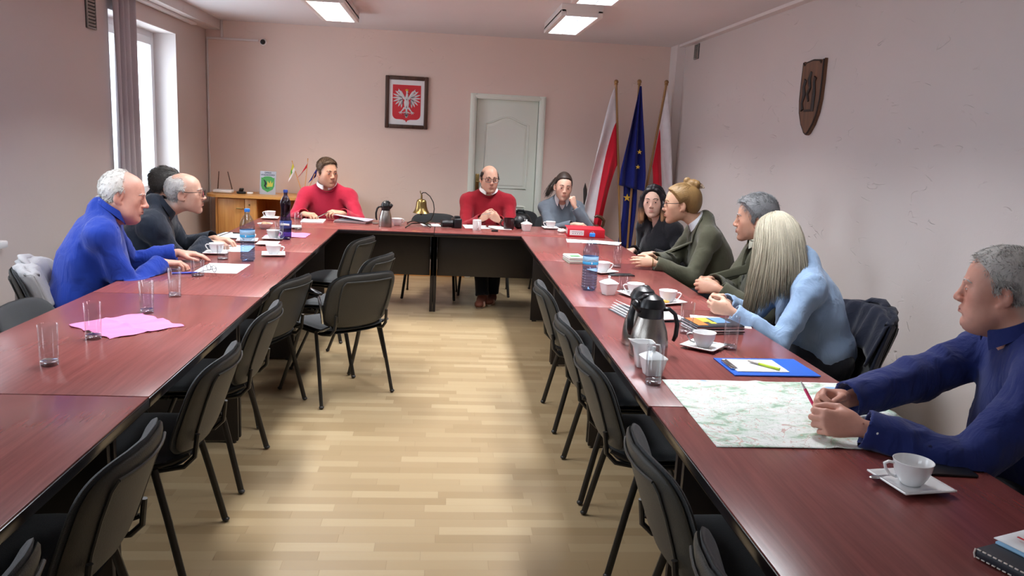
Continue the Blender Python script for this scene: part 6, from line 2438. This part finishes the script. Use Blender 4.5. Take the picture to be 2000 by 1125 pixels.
PEOPLE['grey'] = person(dict(
    label='man with short iron-grey hair in an olive uniform jacket, hands clasped', P=(2.02, 4.55, .56), C=(1.93, 4.57, .99), H=(1.852, 4.6, 1.178), yaw=180, head=(160, 3, 0),
    s=1.07, hs=1.12, sw=.2, tw=-8, L=dict(w=(1.56, 4.31, .80), D=(-.95, .38, .05), N=(.3, .85, -.3), curl=[40, 45, 50, 55], thumb=.6, pole=(.3, -.5, -1)),
    R=dict(w=(1.58, 4.46, .805), D=(-.95, -.38, .08), N=(.3, -.85, -.2), curl=[40, 45, 50, 55], thumb=.75, pole=(.2, .6, -.9)),
    skin='BE9079', blush=.4, beard=.15, face=dict(nose=1.0), hairm=HM['grey'], scalp='6E7072', hair=dict(line=SHORT, side=.009, top=.018, rough=.001, short=6000, len=1.7, comb=(.5, .5, .2), sr=.001),
    top=OLIVE, topname='uniform_jacket', inf=.018, wr=.012, cuff=.94, collar=(cloth('pale_green_shirt_cotton', 'BFC3B2', fold=.1), .045, .034), gap=.3, vee=.24, inner=bpy.data.materials['pale_green_shirt_cotton'], tie=bpy.data.materials['dark_olive_tie'], lapel=1, neck=.06, h=.004, nko=1.22))
PEOPLE['blonde'] = person(dict(
    label='woman with long ash-blonde hair in a pale blue shirt, seen from behind', P=(1.98, 3.82, .55), C=(1.83, 3.85, .985), H=(1.682, 3.88, 1.132), yaw=172, head=(128, 6, 0),
    s=1.05, hs=1.1, sw=.18, fem=1, fat=1.1, tw=-6, L=dict(w=(1.40, 3.66, .812), D=(-.9, .42, .12), N=(.35, .9, .1), curl=[40, 42, 46, 50], thumb=.5, pole=(.3, -.4, -1)),
    R=dict(w=(1.45, 3.9, .808), D=(-.9, -.35, .2), N=(.2, -.9, -.2), curl=[40, 44, 50, 55], thumb=.7, pole=(.2, .6, -.9)),
    skin='CBA08A', face=dict(fem=1), hairm=HM['blond'],
    hair=dict(line=[.01, .012, .02, .028, .034, .044, .056, .082, .2], side=.005, top=.005, rough=.0006, nape=-.2,
              extra=[('c', [(-.05, .02, .06), (-.068, .015, -.02), (-.08, .02, -.12), (-.085, .04, -.22), (-.085, .06, -.29)], [.022, .026, .03, .026, .012], .03),
                     ('c', [(-.03, -.05, .04), (-.055, -.06, -.05), (-.07, -.06, -.13), (-.075, -.06, -.19)], [.035, .042, .038, .015], .05), ('c', [(.01, -.06, .04), (.01, -.08, -.05), (.01, -.095, -.13), (.0, -.11, -.18)], [.04, .046, .04, .015], .05), ('c', [(.045, .02, .05), (.062, .01, -.05), (.066, .01, -.15)], [.025, .028, .02], .03)],
              sheets=[([[(.0, .062, .112), (-.05, .055, .085), (-.088, .045, .02), (-.105, .045, -.08), (-.115, .06, -.2), (-.11, .085, -.32), (-.10, .095, -.40)],
                        [(0, .03, .128), (-.055, .02, .105), (-.098, .0, .03), (-.115, .0, -.07), (-.13, .015, -.18), (-.125, .04, -.29), (-.115, .06, -.36)],
                        [(0, .0, .135), (-.055, -.04, .11), (-.09, -.07, .03), (-.108, -.085, -.06), (-.12, -.09, -.14), (-.12, -.085, -.21), (-.115, -.08, -.26)],
                        [(0, -.03, .133), (-.01, -.085, .10), (-.015, -.122, .03), (-.02, -.14, -.06), (-.02, -.15, -.14), (-.02, -.155, -.2), (-.02, -.155, -.245)],
                        [(0, .0, .135), (.055, -.04, .11), (.09, -.07, .03), (.105, -.08, -.06), (.11, -.09, -.14), (.11, -.09, -.2), (.11, -.09, -.24)],
                        [(0, .03, .128), (.055, .02, .105), (.096, .01, .03), (.1, .01, -.07), (.1, .02, -.17), (.1, .03, -.22), (.1, .03, -.25)]], 4200, .0013, .005)]),
    top=cloth('pale_blue_shirt', '8EA8C8', fold=.5, var=.06), inf=.014, wr=.016, cuff=.93, collar=(bpy.data.materials['pale_blue_shirt'], .04, .03), neck=.046, h=.004))
PEOPLE['navy'] = person(dict(
    label='man with short grey hair in a navy shirt, nearest the camera on the right', P=(1.97, 2.18, .57), C=(1.775, 2.2, 1.035), H=(1.695, 2.25, 1.198), yaw=172, head=(146, 2, 0),
    s=1.08, hs=1.07, sw=.2, bw=1.1, fat=1.3, tw=-14, L=dict(w=(1.222, 2.10, .805), D=(-.92, .3, .02), N=(.3, .88, -.3), curl=[(38, 55, 30), (40, 58, 30), (42, 60, 30), (46, 60, 30)], thumb=.55, pole=(.1, -.5, -1)),
    R=dict(w=(1.275, 2.30, .818), D=(-.95, -.22, .12), N=(.15, -.85, -.35), curl=[(48, 60, 35), (44, 60, 35), (46, 60, 35), (50, 60, 35)], thumb=.85, pole=(.2, .6, -.8)),
    skin='CB9583', blush=.6, face=dict(jowl=1, nose=1.05, jaw=1.05, squint=1), hairm=HM['sgrey'], scalp='B8A79E', brow=.8, hair=dict(line=[-.09, -.079, -.06, -.036, .004, .02, .034, .062, .15], side=.006, top=.010, rough=.0006, short=5000, len=1.5, comb=(.2, .6, .2), sr=.0009), hh=.003,
    top=cloth('navy_shirt_cotton', '202C66', fold=.5, var=.1), inf=.018, wr=.018, cuff=.95, collar=(bpy.data.materials['navy_shirt_cotton'], .05, .036), gap=.45, neck=.066, h=.0034, hc=.0065))


# ------------------------------------------------------------------ small things worn, held and hanging
Q = PEOPLE['navy']
tp = Q['tips']['R'][1]
pen = thing('pen', 'pink pen held upright in the fingers of the man in the navy shirt', 'pen', (1.165, 2.275, .838))
MB().tube([(.006, -.004, -.04), (-.028, .014, .020)], .0048, 10).build('pen_barrel', MT['pinkpen'], pen)
MB().tube([(-.028, .014, .020), (-.036, .019, .034), (-.040, .021, .042)], [.0044, .003, .0008], 10).build('pen_tip', MT['white'], pen)
b = Q['b0']
cu = Q['arms']['L']
d_ = unit(cu[2] - cu[1])
pc = cu[1] + (cu[2] - cu[1]) * .88 + np.array([-.012, -.052, .012])
bt = MB().sphere((0, 0, 0), .0075, 14, 8, T(*(pc - b)), sc=(1, .5, 1))
bt.build('cuff_button', MT['white'], Q['t'])
G_ = Q['G']
def hang(o_, d0):
    return G_.surf(o_, d0)
o1 = Q['C'] - Q['U'] * .17 + Q['Ls'] * .075 + Q['Fs'] * .4
h0 = hang(o1, -Q['Fs'])
hg = thing('eyeglasses', 'spectacles hanging folded from the front of the navy shirt', 'glasses', h0 + Q['Fs'] * .006)
for k_, off in ((0, 0), (1, .012)):
    MB().tube([(0 + off, 0, .0), (-.02 + off, -.004, -.06), (-.045 + off, -.008, -.13)], .0022, 6).build('temple', MT['frame'], hg)
MB().tube([(-.045 + .02 * math.cos(a), -.01 + .006 * math.sin(a), -.145 + .016 * math.sin(a)) for a in np.linspace(0, 2 * PI, 16, endpoint=False)], .0022, 6, True).build('rim', MT['chrome'], hg)
Q = PEOPLE['young']
pen = thing('pen', 'thin pen between the hands of the young man in the red sweater', 'pen', (-1.09, 7.44, .80))
MB().tube([(-.055, 0, -.02), (.05, .0, .035)], .0045, 8).build('pen_barrel', MT['steel'], pen)
Q = PEOPLE['bald']
pen = thing('pen', 'short pen sticking out of the bald man’s clasped hands', 'pen', (.41, 7.485, .865))
MB().tube([(-.045, 0, -.005), (.04, 0, .012)], .0042, 8).build('pen_barrel', MT['steel'], pen)
Q = PEOPLE['bun']
cu = Q['arms']['L']
w_ = cu[2]
d_ = unit(np.array([-1, .12, .03]))
e1 = unit(np.cross(d_, [0, 0, 1])); e2 = np.cross(d_, e1)
MB().tube([tuple(w_ + d_ * .012 - Q['b0'] + (e1 * math.cos(a) + e2 * math.sin(a)) * .031) for a in np.linspace(0, 2 * PI, 24, endpoint=False)], .003, 8, True).build('bracelet', MT['brass'], Q['t'])


# ------------------------------------------------------------------ daylight, camera
W = bpy.data.worlds.new('overcast_sky')
SC.world = W
W.use_nodes = True
nt = W.node_tree
bg = nt.nodes['Background']
bg.inputs[0].default_value = (.80, .90, 1.0, 1)
bg.inputs[1].default_value = 7.5
for a, b, z0, z1 in WINS:
    ld = bpy.data.lights.new('window_portal', 'AREA')
    ld.shape = 'RECTANGLE'
    ld.size, ld.size_y = b - a, z1 - z0
    ld.cycles.is_portal = True
    lo = bpy.data.objects.new('window_portal', ld)
    COL.objects.link(lo)
    lo.location = (XL - .31, (a + b) / 2, (z0 + z1) / 2)
    lo.rotation_euler = Matrix(((0, 0, -1), (1, 0, 0), (0, -1, 0))).transposed().to_euler() if False else Euler((PI / 2, 0, -PI / 2))
cam = bpy.data.cameras.new('camera')
cam.sensor_width = 36
cam.lens = 1556 / 2000 * 36
cam.clip_start = .05
co = bpy.data.objects.new('camera', cam)
COL.objects.link(co)
pit, yaw, rol = .1853, .09136, .04896
fw = V((math.sin(yaw) * math.cos(pit), math.cos(yaw) * math.cos(pit), -math.sin(pit)))
r0 = V((math.cos(yaw), -math.sin(yaw), 0))
u0 = r0.cross(fw)
rt = r0 * math.cos(rol) + u0 * math.sin(rol)
up = u0 * math.cos(rol) - r0 * math.sin(rol)
M = Matrix.Identity(4)
for i in range(3):
    M[i][0], M[i][1], M[i][2] = rt[i], up[i], -fw[i]
M.translation = (0, 0, 1.577)
co.matrix_world = M
SC.camera = co
vs = SC.view_settings
vs.view_transform = 'Standard'
vs.look = 'None'
vs.gamma = 1
vs.use_curve_mapping = False
vs.exposure = .26
SC.cycles.use_denoising = True
SC.cycles.max_bounces = 10
SC.cycles.diffuse_bounces = 5
SC.cycles.transparent_max_bounces = 24
SC.cycles.sample_clamp_indirect = 6
SC.cycles.caustics_reflective = False
SC.cycles.caustics_refractive = False
